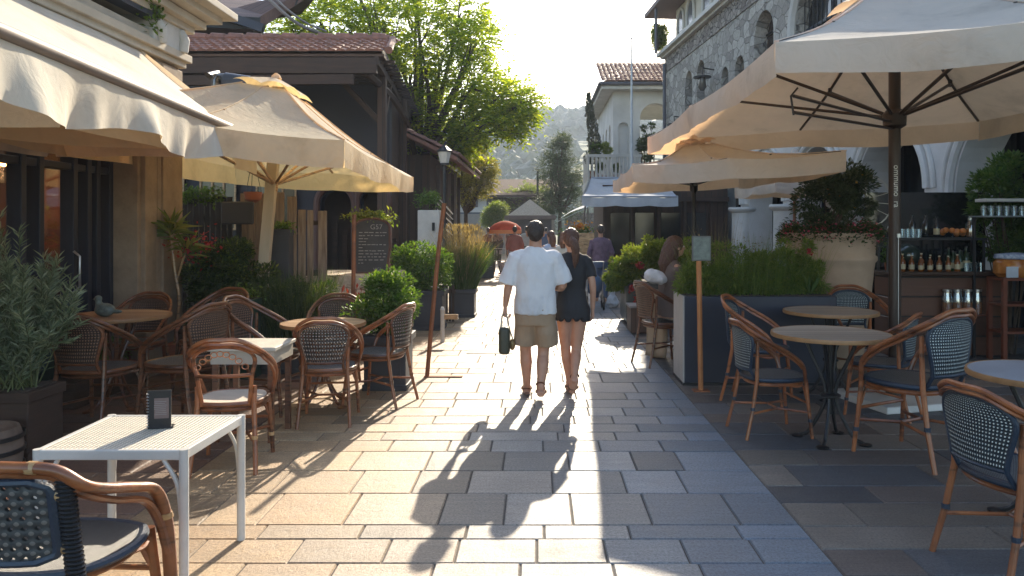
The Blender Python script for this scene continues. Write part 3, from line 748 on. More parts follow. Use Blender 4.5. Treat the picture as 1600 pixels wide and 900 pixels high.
A1, B1, C1 = ZP(1211, 66, z1), ZP(1012, 216, z1), ZP(1530, 190, z1); D1 = A1+C1-B1
pc = (A1+C1)/2; pc.x -= .1
um = umbrella('cantilever_parasol', 'largest cream parasol on a black pole, filling the upper right of the photo', [A1, B1, C1, D1], (pc.x, pc.y, 3.98), .22, cream_cloth, (pc.x, pc.y), 2.66, mat('dark_bronze', (.045, .028, .02), .4, metal=.3), 'parasol', 'cream parasols of the right terrace', .056, .42, seed=4)
um.name = 'market_parasol'
b = MB(); pp = V((pc.x-.06, pc.y-.02, 0))
text('ommumo  ra', .075, mat('white_print', (.7, .68, .62), .6), 'printed_lettering', um, Matrix.Translation(V((pc.x-.012, pc.y-.062, 2.02))) @ Matrix.Rotation(pi/2, 4, 'X') @ Matrix.Rotation(-pi/2, 4, 'Z'), .002)
b = MB(); b.tube([(pc.x+.005, pc.y-.066, 1.55), (pc.x+.005, pc.y-.066, .35)], .004, 6); b.box((pc.x+.004, pc.y-.07, 1.56), (.03, .02, .035)); b.build('guide_rod', steel, um, True)
b = MB(); w0 = ZP(1240, 150, 2.6); b.tube([(pc.x, pc.y, 2.62), w0], .013, 6); b.tube([(pc.x, pc.y, 2.56), w0-V((0, 0, .12))], .013, 6); b.tube([w0-V((0, 0, .14)), w0+V((-.02, 0, .0)), w0+V((.03, 0, .06))], .008, 6); b.build('folding_arm', MATS['dark_bronze'], um, True)
z2 = 2.44
A2, B2, D2 = ZP(988, 257, 2.35), ZP(958, 283, z2), ZP(1322, 236, 2.35); C2 = B2+D2-A2; p2 = (A2+C2)/2
umbrella('market_parasol', 'lower cream parasol on a thin black pole behind the largest one, above the seated woman', [A2, B2, C2, D2], (p2.x, p2.y, 2.78), .20, cream_cloth, (p2.x, p2.y), 2.2, black, 'parasol', 'cream parasols of the right terrace', .03, .3, seed=8)
umbrella('market_parasol', 'third cream parasol whose orange underside shows behind the beige pot', [(3.9, 12.6, 2.45), (3.9, 15.2, 2.45), (5.35, 15.2, 2.45), (5.4, 12.6, 2.45)], (4.65, 13.9, 2.95), .24, cream_cloth, (4.65, 13.9), 2.2, wood_red, 'parasol', 'cream parasols of the right terrace', .028, .3, seed=9)
# left parasol
NL, RL = ZP(538, 219, 2.5), ZP(646, 278, 2.5); pkL = V((-3.2, 9.4, 3.42)); cL = V((-3.2, 9.4, 2.5))
LL = V((-4.35, 5.6, 2.62)); FL = V((-4.4, 11.2, 2.5))
lp = umbrella('market_parasol', 'warm cream parasol on a thick pale wooden pole at the left, lit from behind', [NL, RL, FL, LL], pkL, .26, yel_cloth, (-3.2, 9.35), 2.15, wood_tan, 'parasol', None, .02, .3, seed=12)
for o in list(lp.children):
    if o.name.startswith('pole') and 'socket' not in o.name:
        bpy.data.objects.remove(o)
b = MB(); b.beam((-3.38, 9.2, .02), (-3.16, 9.42, 3.35), .13, .09); b.build('pole', mat('pale_pole', (.55, .47, .36), .6, col2=(.42, .35, .26), ns=4, stretch=(1, 1, .2)), lp, bevel=.008)
# ================================================================= left awning
aw = thing('awning', 'large ivory awning with wavy valance over the left shop front', 'awning', (-4.6, 6., 2.6))
ra, rb = V((-2.44, 2.0, 2.6)), V((-3.04, 8.26, 2.6)); wa, wb = V((-4.6, 2.0, 3.8)), V((-4.58, 8.3, 3.8))
b = MB()
def f(u, v):
    p = ra.lerp(rb, u).lerp(wa.lerp(wb, u), v); p.z -= .07*sin(pi*v)+.012*sin(u*20)*sin(pi*v); return p
b.grid(f, 50, 14); b.build('canopy', awn_cloth, aw, True, fixn=False)
b = MB()
def f(u, v):
    p = ra.lerp(rb, u); L_ = u*6.3; d = .30*(1+.16*(sin(L_*3.2+.6))*1.0)
    k = min(1, (1-u)*12)
    return p+V(((.05*sin(L_*4.1)+.03*sin(L_*9.3+1)+.016*sin(L_*17))*v*k+.02, 0, -.05-d*v))
b.grid(f, 140, 10); b.build('valance', awn_cloth, aw, True, fixn=False, ang=80)
b = MB()
def f(u, v):
    p = rb.lerp(wb, u); return p+V((0, .02+.03*sin(u*9)*v, -.02-.27*v*(1-.5*u)))
b.grid(f, 30, 6); b.build('side_valance', awn_cloth, aw, True, fixn=False)
b = MB(); b.tube([ra+V((.02, 0, -.01)), rb+V((.02, 0, -.01))], .038, 10); b.build('front_rail', mat('awning_rail', (.27, .21, .17), .6), aw, True)
for y in (3.4, 5.6, 7.8):
    b = MB(); x = -2.5-.095*(y-2); b.tube([(-4.58, y, 2.75), (-3.6, y+.35, 2.62), (x, y, 2.55)], .02, 6); b.build('folding_arm', wood_dk, aw, True)
b = MB(); b.tube([wa, wb], .06, 10); b.build('roller', white_metal, aw, True)
# small canopy under it
sc_ = thing('wall_canopy', 'small orange lit canvas canopy hanging below the large ivory awning', 'canopy', (-4.55, 6.2, 2.5))
cc_ = [V((-4.42, 5.0, 2.5)), V((-4.42, 7.0, 2.5)), V((-3.08, 7.0, 2.5)), V((-3.08, 5.0, 2.5))]; pk = V((-3.75, 6.0, 2.78))
b = MB()
for i in range(4): b.grid(lambda s, t_: cc_[i].lerp(cc_[(i+1) % 4], s).lerp(pk, t_)-V((0, 0, .04*sin(pi*t_))), 12, 8)
b.build('canopy', cream_cloth, sc_, True, fixn=False, ang=20)
for i in range(4):
    b = MB(); b.grid(lambda s, t_: cc_[i].lerp(cc_[(i+1) % 4], s)+V(((cc_[i]+cc_[(i+1) % 4])/2-pk).normalized()*(.05*t_*t_+.012*sin(s*9)*t_))+V((0, 0, -.2*t_)), 24, 5); b.build('valance', cream_cloth, sc_, True, fixn=False, ang=60)
b = MB(); b.tube([(-4.58, 6, 2.45), pk-V((0, 0, .05))], .02, 8)
for c in cc_: b.tube([c-V((0, 0, .02)), pk-V((0, 0, .04))], .012, 6)
b.build('bracket_arm', wood_dk, sc_, True)
# ================================================================= left shop building
sb = thing('shop_building', 'left shop building with dark glazed front and brown sandstone corner pier', 'building', (-5.2, 7, 0))
b = MB(); b.bb((-9, 1.5, 3.72), (-4.62, 9.3, 7.5)); b.bb((-9, 1.5, 0), (-4.75, 6.2, 3.72)); b.bb((-8.9, 9.05, 0), (-4.62, 9.3, 3.72)); b.build('wall', render_m, sb)
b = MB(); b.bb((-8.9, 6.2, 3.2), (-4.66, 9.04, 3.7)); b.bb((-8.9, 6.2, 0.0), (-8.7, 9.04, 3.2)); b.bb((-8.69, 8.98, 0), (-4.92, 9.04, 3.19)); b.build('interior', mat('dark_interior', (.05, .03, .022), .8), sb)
b = MB(); b.bb((-4.72, 6.2, 2.62), (-4.6, 8.3, 3.15)); b.build('fascia', navy, sb, bevel=.01)
b = MB(); b.bb((-4.7, 6.2, 2.45), (-4.56, 8.3, 2.615)); b.build('fascia_trim', mat('taupe_trim', (.12, .09, .075), .5), sb, bevel=.01)
fr = MB()
for y in (6.22, 6.85, 7.1, 7.62, 7.86, 8.02, 8.26): fr.bb((-4.72, y-.035, 0), (-4.58, y+.035, 2.45))
fr.bb((-4.71, 6.2, 2.2), (-4.6, 8.3, 2.27)); fr.bb((-4.705, 6.2, 0), (-4.6, 8.3, .12)); fr.build('shop_front_frame', navy, sb, bevel=.006)
b = MB(); b.bb((-4.66, 6.2, .12), (-4.65, 8.3, 2.45)); 
s_ = N('window_glass'); g_ = s_.a('BsdfGlossy', {'Color': (.8, .85, .9, 1), 'Roughness': .03}); tr_ = s_.a('BsdfTransparent'); win = s_.fin(s_.a('MixShader', {0: .12, 1: tr_, 2: g_}))
b.build('shop_window', win, sb)
b = MB(); b.bb((-4.55, 6.95, .75), (-4.535, 7.6, 1.0)); b.bb((-4.64, 6.9, .12), (-4.57, 7.6, .75)); b.build('door_panel', mat('teal_panel', (.03, .06, .065), .4), sb)
b = MB(); b.tube([(-4.56, 7.55, 1.0), (-4.5, 7.55, 1.05), (-4.5, 7.55, 1.35), (-4.56, 7.55, 1.4)], .012, 6); b.build('door_handle', steel, sb, True)
# interior picture-wall and shelves, glowing lamp
b = MB(); b.bb((-6.1, 8.93, 1.0), (-5.25, 8.96, 2.3)); b.build('interior_panel', mat('warm_panel', (.14, .05, .022), .6, col2=(.02, .012, .01), ns=2.2), sb)
b = MB()
for y in (6.7, 7.4, 8.1): b.bb((-6.6, y, 0), (-6.1, y+.35, .9+.3*sin(y*3)))
b.build('interior_furniture', timber_pl, sb)
for (x, y, z) in ((-5.7, 8.2, 2.35), (-6.6, 8.35, 2.0)):
    lt = thing('pendant_lamp', 'small glowing orange lamp inside the dark shop' if y < 8.3 else 'second glowing lamp deeper inside the dark shop', 'lamp', (x, y, z))
    b = MB(); b.lathe([(.02, .06), (.10, -.02)], (x, y, z), 12, cap=False); b.tube([(x, y, z+.06), (x, y, 3.2)], .005, 5); b.build('lamp_shade', black, lt, True)
    b = MB(); b.ball((x, y, z-.02), .045, 10); b.build('bulb', mat('bulb_glow', (1, .5, .2), .5, emit=(1, .42, .12), es=14), lt, True)
    l_ = bpy.data.lights.new('lamp_light', 'POINT'); l_.energy = 5; l_.color = (1, .45, .18); l_.shadow_soft_size = .08; lo = bpy.data.objects.new('lamp_light', l_); link(lo); lo.location = (0, 0, -.12); lo.parent = lt
# pier with stepped mouldings, capital and cornice
b = MB(); b.bb((-4.9, 8.3, 0), (-4.32, 9.25, 3.55)); b.bb((-4.84, 8.36, 0.0), (-4.27, 8.62, 3.5)); b.bb((-4.84, 8.72, 0), (-4.25, 9.2, 3.5))
for k in range(3): b.tube([(-4.3+.0, 8.66+k*.03, 0), (-4.3, 8.66+k*.03, 3.5)], .03, 8)
b.build('pier', pier_m, sb, bevel=.012)
b = MB(); b.bb((-4.95, 8.25, 0), (-4.2, 9.3, .5)); b.build('pier_plinth', mat('grey_stone', (.22, .19, .16), .8, ns=3, bump=.4), sb, bevel=.02)
b = MB()
for k, (z, e) in enumerate(((3.55, .05), (3.62, .10), (3.72, .03), (3.98, .12), (4.06, .22), (4.16, .36))):
    b.bb((-9, 1.5, z), (-4.3+e, 9.25+e, z+.09))
b.bb((-9, 1.5, 4.24), (-4.3+.5, 9.25+.5, 4.33)); b.build('cornice', render_m, sb, bevel=.01)
b = MB(); b.bb((-4.7, 8.45, 3.62), (-4.22, 9.15, 4.0)); b.tube([(-4.24, 8.5, 3.95), (-4.18, 8.55, 3.85), (-4.2, 8.6, 3.7)], .06, 8); b.tube([(-4.24, 9.1, 3.95), (-4.18, 9.1, 3.85), (-4.2, 9.1, 3.7)], .06, 8); b.build('capital', moulding, sb, bevel=.02)
b = MB(); b.beam((-4.45, 5.2, 4.05), (-4.25, 8.5, 4.0), .16, .16); b.build('steel_beam', navy, sb)
pl = []
for i in range(150):
    pl.append((V((-4.2+R.gauss(0, .05), 8.35+R.gauss(0, .09), 3.98+R.gauss(0, .09))), None))
tag(leaves('wall_fern', leafm('fern_leaf', (.05, .10, .02), (.10, .17, .03)), pl, .07), 'small green tuft growing at the top of the sandstone pier', 'plant')
# spotlight
L = V((-3.93, 9.6, 3.42)); t = thing('floodlight', 'round dark floodlight with hood fixed under the tiled roof', 'floodlight', L)
b = MB(); b.tube([L+V((-.28, .5, .25)), L+V((-.2, 0, .12)), L+V((0, 0, 0))], .03, 8); b.build('bracket', black, t, True)
b = MB(); b.tube([L+V((.10, .22, -.02)), L, L+V((-.02, -.05, 0)), L+V((-.04, -.1, 0))], [.14, .14, .13, .10], 18); b.build('lamp_body', mat('slate_plastic', (.07, .085, .11), .45), t, True)
b = MB(); b.tube([L+V((.04, -.04, .01)), L+V((.34, -.02, -.03))], .13, 18, cap=False); b.build('hood', MATS['slate_plastic'], t, True)
b = MB(); b.tube([L+V((-.042, -.1, 0)), L+V((-.05, -.112, 0))], [.085, .06], 18); b.build('lens', glass_d, t, True)
# ================================================================= tiled-roof wooden house (left, middle distance)
hs = thing('timber_house', 'dark timber house with a clay tiled porch roof behind the left parasol', 'house', (-4.5, 13, 0))
def tiles(b, o, du, dv, nu, nv, lift=V((0, 0, .04)), r=.09, seed=3):
    rd = random.Random(seed); du, dv = V(du), V(dv); n_ = du.cross(dv).normalized()
    if n_.z < 0: n_ = -n_
    ud = du.normalized()
    for j in range(nv):
        for i in range(nu):
            p0 = V(o)+du*((i+.5)/nu)+dv*(j/nv)+n_*(.03+rd.uniform(0, .012)); p1 = V(o)+du*((i+.5)/nu)+dv*((j+1.12)/nv)+n_*(.01)
            w_ = du.length/nu*.56; vs = []
            sh = ud*rd.uniform(-.015, .015)
            for p, k in ((p0, 1.), (p1, .85)):
                for a in range(5):
                    q_ = pi*a/4; vs.append(p+sh+ud*(cos(q_)*w_*k)+n_*(sin(q_)*w_*.55*k))
            b.add(vs, [(a, a+1, a+6, a+5) for a in range(4)]+[(0, 1, 2, 3, 4)])
    return b
ez = 5.05; near, far = 15.4, 24.5
xr0, xr1 = -3.08, -3.85
b = MB(); tiles(b, (-8.3, near-.05, ez+.06), (5.2, 0, 0), (.05, 1.8, .66), 28, 6); b.build('roof_tiles', tile_m, hs, True, ang=50)
b = MB(); b.tube([(-8.2, near+1.8, ez+.80), (-3.3, near+1.75, ez+.78)], .09, 8)
for k in range(12): b.tube([(-8.1+k*.4, near+1.79, ez+.82), (-7.8+k*.4, near+1.79, ez+.80)], .11, 8)
b.tube([(-3.22, near+1.7, ez+.76), (-2.98, near-.02, ez+.12)], .08, 8); b.build('ridge_tiles', tile_m, hs, True)
b = MB(); b.add([(-8.3, near, ez), (xr0, near, ez), (xr1, far, ez), (-8.3, far, ez), (-8.3, near, ez+.05), (xr0, near, ez+.05), (xr1, far, ez+.05), (-8.3, far, ez+.05)], [(0, 1, 2, 3), (7, 6, 5, 4), (0, 4, 5, 1), (1, 5, 6, 2), (2, 6, 7, 3), (3, 7, 4, 0)])
b.add([(-8.3, near+.02, ez+.055), (xr0-.05, near+.02, ez+.06), (-3.5, near+1.8, ez+.74), (-8.3, near+1.8, ez+.74), (-8.3, far, ez+.9), (xr1-.3, far, ez+.5)], [(0, 1, 2, 3), (3, 2, 5, 4), (1, 5, 2)])
b.build('roof_boarding', timber_y, hs)
b = MB(); b.beam((-8.3, near+.05, ez-.18), (xr0-.15, near+.05, ez-.18), .14, .32); b.beam((-8.3, near+.02, ez-.50), (xr0-.6, near+.02, ez-.46), .12, .20); b.beam((xr0-.15, near, ez-.08), (xr1-.1, far, ez-.08), .10, .2); b.build('eave_beam', timber_pl, hs, bevel=.01)
b = MB()
for k in range(22):
    y = near+.4+k*.39; x = xr0+(xr1-xr0)*(y-near)/(far-near); b.beam((x+.18, y, ez+.0-.03), (x-.9, y, ez-.02), .05, .06)
b.build('rafters', timber_pl, hs)
b = MB(); cv = arcpts([(xr0-.38, near+.1, ez-.3), (xr0-.28, near+2.6, ez-.45), (xr0-.35, near+5.0, ez-.8), (xr0-.45, near+7.0, ez-1.6)]); b.tube(cv, .08, 6); b.build('curved_brace', timber_pl, hs, True)
for (x, y) in ((-3.36, 16.6), (-3.5, 20.0), (-3.75, 23.8)):
    b = MB(); b.bb((x-.09, y-.09, 0), (x+.09, y+.09, ez-.1)); b.build('post', timber, hs, bevel=.01)
    b = MB(); b.beam((x, y+.05, 3.9), (x-.05, y+1.1, ez-.15), .11, .11); b.beam((x-.05, y, 3.9), (x-1.0, y, ez-.15), .11, .11); b.build('knee_brace', timber_pl, hs)
# front wall of the house with two arched openings
b = MB(); b.prism([(-11, 0), (-3.45, 0), (-3.45, 4.95), (-11, 4.95)], lambda x, z, d: V((x, 17.9+d, z)), 0, .3); wl = b.build('wall', navy_wall, hs)
cs_ = []
for x0, x1 in ((-5.05, -4.35), (-4.12, -3.55)):
    c = MB(); c.prism(arch(x0, x1, -.1, 2.5, 12), lambda x, z, d: V((x, 17.9+d, z)), -.1, .5); cs_.append(c.build('c', navy))
cut(wl, cs_)
b = MB(); b.bb((-3.75, 18.22, 0), (-3.6, 20.9, 4.9)); b.build('side_wall', timber, hs)
for x0, x1 in ((-5.05, -4.35), (-4.12, -3.55)):
    o_ = arch(x0-.09, x1+.09, 0, 2.6, 14)[2:]; b = MB(); b.tube([V((x0-.09, 17.86, 0))]+[V((x, 17.86, z)) for x, z in o_[::-1]]+[V((x1+.09, 17.86, 0))], .08, 8); b.build('arch_frame', mat('dark_red_wood', (.10, .04, .028), .55, ns=5), hs, True)
b = MB(); b.bb((-10, 19.2, 0), (-3.8, 19.3, 4.9)); b.build('back_wall', mat('inner_brown', (.06, .035, .025), .8), hs)
b = MB()
for k in range(7): b.bb((-5.0+k*.24, 18.7, 0), (-4.88+k*.24, 18.74, 1.2+.9*R.random()))
b.build('back_slats', timber_pl, hs)
sg = text('nounnmo', .2, mat('faint_sign', (.22, .20, .18), .6), 'sign_letters', hs, Matrix.Translation(V((-4.22, 17.88, 2.78))) @ Matrix.Rotation(pi/2, 4, 'X'), .006)
b = MB()
for x0, x1, z0, z1_ in ((-9.0, -8.2, 1.6, 3.0), (-7.8, -7.0, 1.6, 3.0), (-6.5, -5.6, 1.5, 3.1)):
    b.bb((x0, 17.80, z0), (x1, 17.88, z1_)); 
b.build('window', mat('olive_glass', (.07, .065, .04), .15, ns=2), hs)
b = MB()
for x0, x1, z0, z1_ in ((-9.0, -8.2, 1.6, 3.0), (-7.8, -7.0, 1.6, 3.0), (-6.5, -5.6, 1.5, 3.1)):
    for k in range(4): x = x0+(x1-x0)*k/3; b.bb((x-.02, 17.76, z0), (x+.02, 17.80, z1_))
    b.bb((x0-.03, 17.755, z0-.05), (x1+.03, 17.80, z0)); b.bb((x0-.03, 17.755, z1_), (x1+.03, 17.80, z1_+.05))
b.build('window_frame', wood_tan, hs)
# upper roof behind
uh = thing('upper_timber_house', 'upper dark boarded eave with curved gutter at the top left, above the clay tiles', 'house', (-6, 14, 0))
b = MB(); b.bb((-12, 20.5, 0), (-7.6, 26, 7.0)); b.build('wall', timber, uh)
b = MB(); b.add([(-13, 18.6, 6.7), (-6.75, 18.6, 6.4), (-5.1, 19.0, 7.7), (-6.8, 22, 7.7), (-13, 22, 6.7), (-13, 18.6, 7.0), (-6.75, 18.6, 6.7), (-5.0, 19.0, 8.0), (-6.7, 22, 8.0), (-13, 22, 8.6)], [(0, 1, 2, 3, 4), (5, 6, 7, 8, 9), (0, 5, 6, 1), (1, 6, 7, 2), (2, 7, 8, 3), (3, 8, 9, 4), (4, 9, 5, 0)]); b.build('eave_boards', planks('eave_board', (.08, .04, .03), (.19, .10, .07), 5, 'Y', .7), uh)
b = MB(); b.beam((-9.0, 18.4, 7.2), (-6.6, 18.5, 6.4), .18, .2); b.build('eave_beam', navy, uh)
b = MB(); b.tube(arcpts([(-7.0, 18.4, 7.7), (-6.3, 18.5, 6.95), (-5.85, 18.9, 6.6), (-5.5, 19.6, 6.55)]), .045, 6); b.tube(arcpts([(-6.85, 18.35, 7.7), (-6.2, 18.5, 7.02), (-5.75, 18.9, 6.68), (-5.4, 19.6, 6.62)]), .03, 6); b.build('curved_gutter', mat('pale_pipe', (.3, .26, .24), .5), uh, True)
# ================================================================= stone building right
dW = V((-.085, 1, 0)).normalized(); nW = V((-1, -.085, 0)).normalized(); A0 = V((6.9-.085*6, 6, 0))
def W(Y, z, d): return A0+dW*((Y-6)*1.0036)+nW*d+V((0, 0, z))
st = thing('stone_building', 'long rubble stone building with arched windows above the right terrace', 'building', (6.2, 12, 0))
b = MB(); b.prism([(6, 4.0), (27.4, 4.0), (27.4, 7.1), (6, 7.1)], W, -.55, 0); up = b.build('wall', rubble, st)
wins = [(17.6, 18.8, 5.2, 6.75, False), (19.5, 20.2, 5.4, 6.05, False), (20.7, 21.3, 5.3, 6.0, True), (22.8, 23.6, 5.1, 6.65, True), (24.1, 24.9, 5.2, 6.6, True), (14.0, 16.4, 4.7, 6.9, False), (10., 12.4, 4.7, 6.9, False)]
cs_ = []
for y0, y1, za, zb, pt in wins:
    c = MB(); c.prism(arch(y0, y1, za, zb, 12, pt), W, -.4, .1); cs_.append(c.build('c', navy))
cut(up, cs_)
b = MB(); b.prism([(6, 7.103), (27.4, 7.103), (27.4, 7.6), (6, 7.6)], W, -.5, .03); b.build('frieze', rubble_s, st)
b = MB(); b.prism([(6, 7.6), (27.5, 7.6), (27.5, 7.68), (6, 7.68)], W, -.5, .16); b.prism([(6, 7.683), (27.6, 7.683), (27.6, 7.80), (6, 7.80)], W, -.5, .3); b.build('cornice', moulding, st)
for k, (y0, y1, za, zb, pt) in enumerate(wins):
    big = y1-y0 > 2
    b = MB(); b.prism([(y0-.02, za-.02), (y1+.02, za-.02), (y1+.02, zb+.02), (y0-.02, zb+.02)], W, -.37 if not big else -.30, -.33 if not big else -.27); wn = b.build('window', mat('brown_glass', (.05, .035, .03), .2, ns=2) if not big else glass_d, st)
    b = MB(); c = (y0+y1)/2
    b.prism([(c-.03, za), (c+.03, za), (c+.03, zb-.03), (c-.03, zb-.03)], W, -.32 if not big else -.26, -.28 if not big else -.22)
    for z in ([za+(zb-za)*.4, za+(zb-za)*.7] if not big else [za+(zb-za)*.5]): b.prism([(y0, z), (y1, z), (y1, z+.05), (y0, z+.05)], W, -.33 if not big else -.265, -.285 if not big else -.225)
    b.build('window_frame', black if not big else mat('iron_blue', (.05, .055, .08), .4), wn)
    if big:
        ap = arch(y0-.12, y1+.12, za, zb+.12, 18)[2:]; m_ = MB(); m_.tube([W(a, z_, .02) for a, z_ in ap]+[W(y0-.12, za-.2, .02)], .12, 8); m_.build('arch_moulding', moulding, st, True)
        for q_ in range(9): 
            m_ = None
        m_ = MB()
        for q_ in range(1, 12): a = y0+(y1-y0)*q_/12; zt_ = zb-(1-sqrt(max(0, 1-((a-c)/((y1-y0)/2))**2)))*(y1-y0)/2; m_.tube([W(a, za, -.12), W(a, zt_, -.12)], .012, 5)
        m_.build('iron_grille', black, wn)
    else:
        b = MB(); b.prism([(y0-.08, za-.09), (y1+.08, za-.09), (y1+.08, za-.003), (y0-.08, za-.003)], W, -.3, .05); b.build('window_sill', moulding, wn)
# lower arcade
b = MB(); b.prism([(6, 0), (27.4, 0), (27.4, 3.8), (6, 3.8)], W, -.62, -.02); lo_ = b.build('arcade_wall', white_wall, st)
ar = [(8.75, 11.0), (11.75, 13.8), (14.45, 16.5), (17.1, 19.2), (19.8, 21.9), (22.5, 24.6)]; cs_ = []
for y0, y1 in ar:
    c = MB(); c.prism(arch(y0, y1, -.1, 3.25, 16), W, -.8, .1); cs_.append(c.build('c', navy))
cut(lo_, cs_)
b = MB(); b.prism([(6, 3.803), (27.4, 3.803), (27.4, 3.997), (6, 3.997)], W, -.5, .07); b.build('string_course', moulding, st)
for y0, y1 in ar:
    b = MB()
    for off, rr in ((.10, .07), (.26, .045)):
        ap = arch(y0-off, y1+off, 0, 3.25+off, 20)[2:]; b.tube([W(a, z_, 0) for a, z_ in ap if z_ > 2.0], rr, 8)
    b.build('archivolt', moulding, st, True)
for y in (11.375, 14.125, 16.8, 19.5, 22.2):
    p = W(y, 0, .02); b = MB(); b.lathe([(.40, 0), (.40, .2), (.33, .28), (.30, .34), (.285, 1.85), (.29, 1.98), (.36, 2.02), (.38, 2.07), (.36, 2.12)], p, 24); b.build('column', moulding, st, True)
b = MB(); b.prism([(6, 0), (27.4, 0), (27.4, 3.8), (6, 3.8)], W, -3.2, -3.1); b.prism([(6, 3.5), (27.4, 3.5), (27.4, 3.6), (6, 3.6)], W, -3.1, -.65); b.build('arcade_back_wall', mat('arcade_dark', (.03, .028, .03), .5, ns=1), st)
b = MB()
for k in range(9): b.prism([(12+k*1.6, 0), (12.08+k*1.6, 0), (12.08+k*1.6, 3.3), (12+k*1.6, 3.3)], W, -1.6, -1.5)
b.prism([(11, .9), (26, .9), (26, 1.0), (11, 1.0)], W, -1.6, -1.52); b.build('glazing_bars', black, st)
b = MB(); b.prism([(11, 0), (26, 0), (26, 3.3), (11, 3.3)], W, -1.7, -1.68); b.build('arcade_glazing', glass_d, st)
b = MB(); b.tube([W(27.2, 0, .1), W(27.2, 7.4, .1)], .06, 8); b.build('drainpipe', mat('pipe_grey', (.10, .10, .12), .5), st, True)
b = MB(); b.prism([(20.2, 7.803), (27.3, 7.803), (27.3, 9.3), (20.2, 9.3)], W, -4, -.35); b.build('upper_storey_wall', mat('cream_stucco', (.60, .55, .47), .8, ns=2, bump=.2), st)
b = MB(); b.prism([(20.0, 9.303), (28.4, 9.303), (28.4, 9.45), (20., 9.45)], W, -4, .55); b.build('upper_eave', mat('eave_dark', (.16, .12, .12), .7), st)
for y in (21.4, 23.2, 25.0, 26.2):
    b = MB(); b.prism(arch(y, y+.7, 7.9, 9.1, 8), W, -.36, -.31); w_ = b.build('window', mat('grey_pane', (.12, .13, .15), .15, ns=2), st)
    b = MB(); ap = arch(y-.06, y+.76, 7.86, 9.16, 10); b.tube([W(a, z_, -.3) for a, z_ in ap], .05, 6, closed=True); b.build('window_frame', moulding, w_, True)
b = MB(); b.tube([W(27.0, 7.7, .45), W(27.0, 9.5, .45)], .05, 8); b.build('downpipe', MATS['pipe_grey'], st, True)
# hanging lantern-brackets on the stone wall
for i, (y, z) in enumerate(((21.9, 5.9), (24.9, 4.95))):
    t = thing('wall_lantern', ['black disc shaped lantern on the stone wall between two pointed windows', 'black iron bracket lantern low on the stone wall near the drainpipe'][i], 'lantern', W(y, z, .3))
    L = W(y, z, .35); b = MB(); b.tube([W(y, z+.2, 0), L+V((0, 0, .25)), L], .02, 6); b.build('bracket', black, t, True)
    b = MB(); b.lathe([(.02, .06), (.26, .0), (.26, -.03), (.05, -.03)], L, 14); b.build('lamp_shade', black, t, True)
    b = MB(); b.lathe([(.09, -.03), (.12, -.3), (.05, -.4)], L, 10); b.build('lantern_glass', mat('dull_glass', (.10, .09, .08), .2), t, True)
# white villa with balcony
vb = thing('white_villa', 'white stucco villa with arched loggia, balcony and hipped clay roof beyond the stone building', 'building', (4, 33, 0))
b = MB(); b.prism([(2.95, 0), (7, 0), (7, 6.9), (2.95, 6.9)], lambda x, z, d: V((x, 30+d, z)), 0, .35); f1 = b.build('wall', white_wall, vb)
c = MB(); c.prism(arch(4.0, 5.2, 3.9, 6.45, 14), lambda x, z, d: V((x, 30+d, z)), -.2, .6); c2 = MB(); c2.prism(arch(3.15, 3.55, 3.4, 5.7, 10), lambda x, z, d: V((x, 30+d, z)), -.2, .2)
cut(f1, [c.build('c', navy), c2.build('c', navy)])
b = MB(); b.bb((3.1, 30.22, 3.4), (3.6, 30.26, 5.75)); b.build('window', MATS['brown_glass'], vb)
b = MB(); b.bb((2.95, 30.36, 0), (3.2, 37.4, 6.9)); sd = b.build('side_wall', white_wall, vb); cs_ = []
for y in (31, 32.6, 34.2, 35.8):
    c = MB(); c.prism(arch(y, y+.8, 3.4, 5.8, 8), lambda a, z, d: V((2.95+d, a, z)), -.1, .15); cs_.append(c.build('c', navy))
cut(sd, cs_)
b = MB(); b.add([(2.4, 29.4, 7.15), (8, 29.4, 7.15), (8, 38, 7.15), (2.4, 38, 7.15), (5.2, 32.5, 8.5), (8, 32.5, 8.5)], [(0, 1, 5, 4), (0, 4, 3), (3, 4, 5, 2)]); tiles(b, (2.45, 29.35, 7.17), (5.5, 0, 0), (0, 3.0, 1.3), 30, 12, r=.1); b.build('roof', tile_m, vb, True, ang=50)
b = MB(); b.bb((2.45, 29.45, 6.9), (7.6, 38, 7.14)); b.build('eave', moulding, vb, bevel=.02); b = MB(); b.tube([(2.38, 29.4, 7.1), (2.38, 38, 7.1)], .07, 8); b.tube([(2.38, 29.38, 7.1), (7.6, 29.38, 7.1)], .07, 8); b.build('gutter', MATS['pipe_grey'], vb, True)
b = MB(); b.bb((1.75, 27.3, 2.95), (3.7, 29.98, 3.25)); b.bb((2.0, 27.7, 2.6), (3.6, 29.98, 2.945)); b.build('balcony_slab', moulding, vb, bevel=.04)
b = MB(); b.bb((1.75, 27.3, 4.1), (3.7, 27.42, 4.2)); b.bb((1.75, 27.43, 4.1), (1.87, 30, 4.2))
for k in range(14): b.lathe([(.035, 3.25), (.06, 3.45), (.03, 3.75), (.05, 4.1)], (1.81+k*.14, 27.36, 0), 8)
for k in range(16): b.lathe([(.035, 3.25), (.06, 3.45), (.03, 3.75), (.05, 4.1)], (1.81, 27.5+k*.15, 0), 8)
b.build('balustrade', moulding, vb, True)
# flagpole
t = thing('flagpole', 'tall thin white flagpole rising in front of the white villa', 'flagpole', (3.0, 24, 0)); b = MB(); b.lathe([(.07, 0), (.06, 3), (.035, 6), (.02, 7.62)], (3.0, 24.5, 0), 10); b.build('pole', mat('white_pole', (.6, .62, .64), .4), t, True); b = MB(); b.ball((3.0, 24.5, 7.64), .04, 8); b.build('finial', steel, t, True); b = MB(); b.box((3.0, 24.5, .05), (.3, .3, .1)); b.build('base', steel, t)
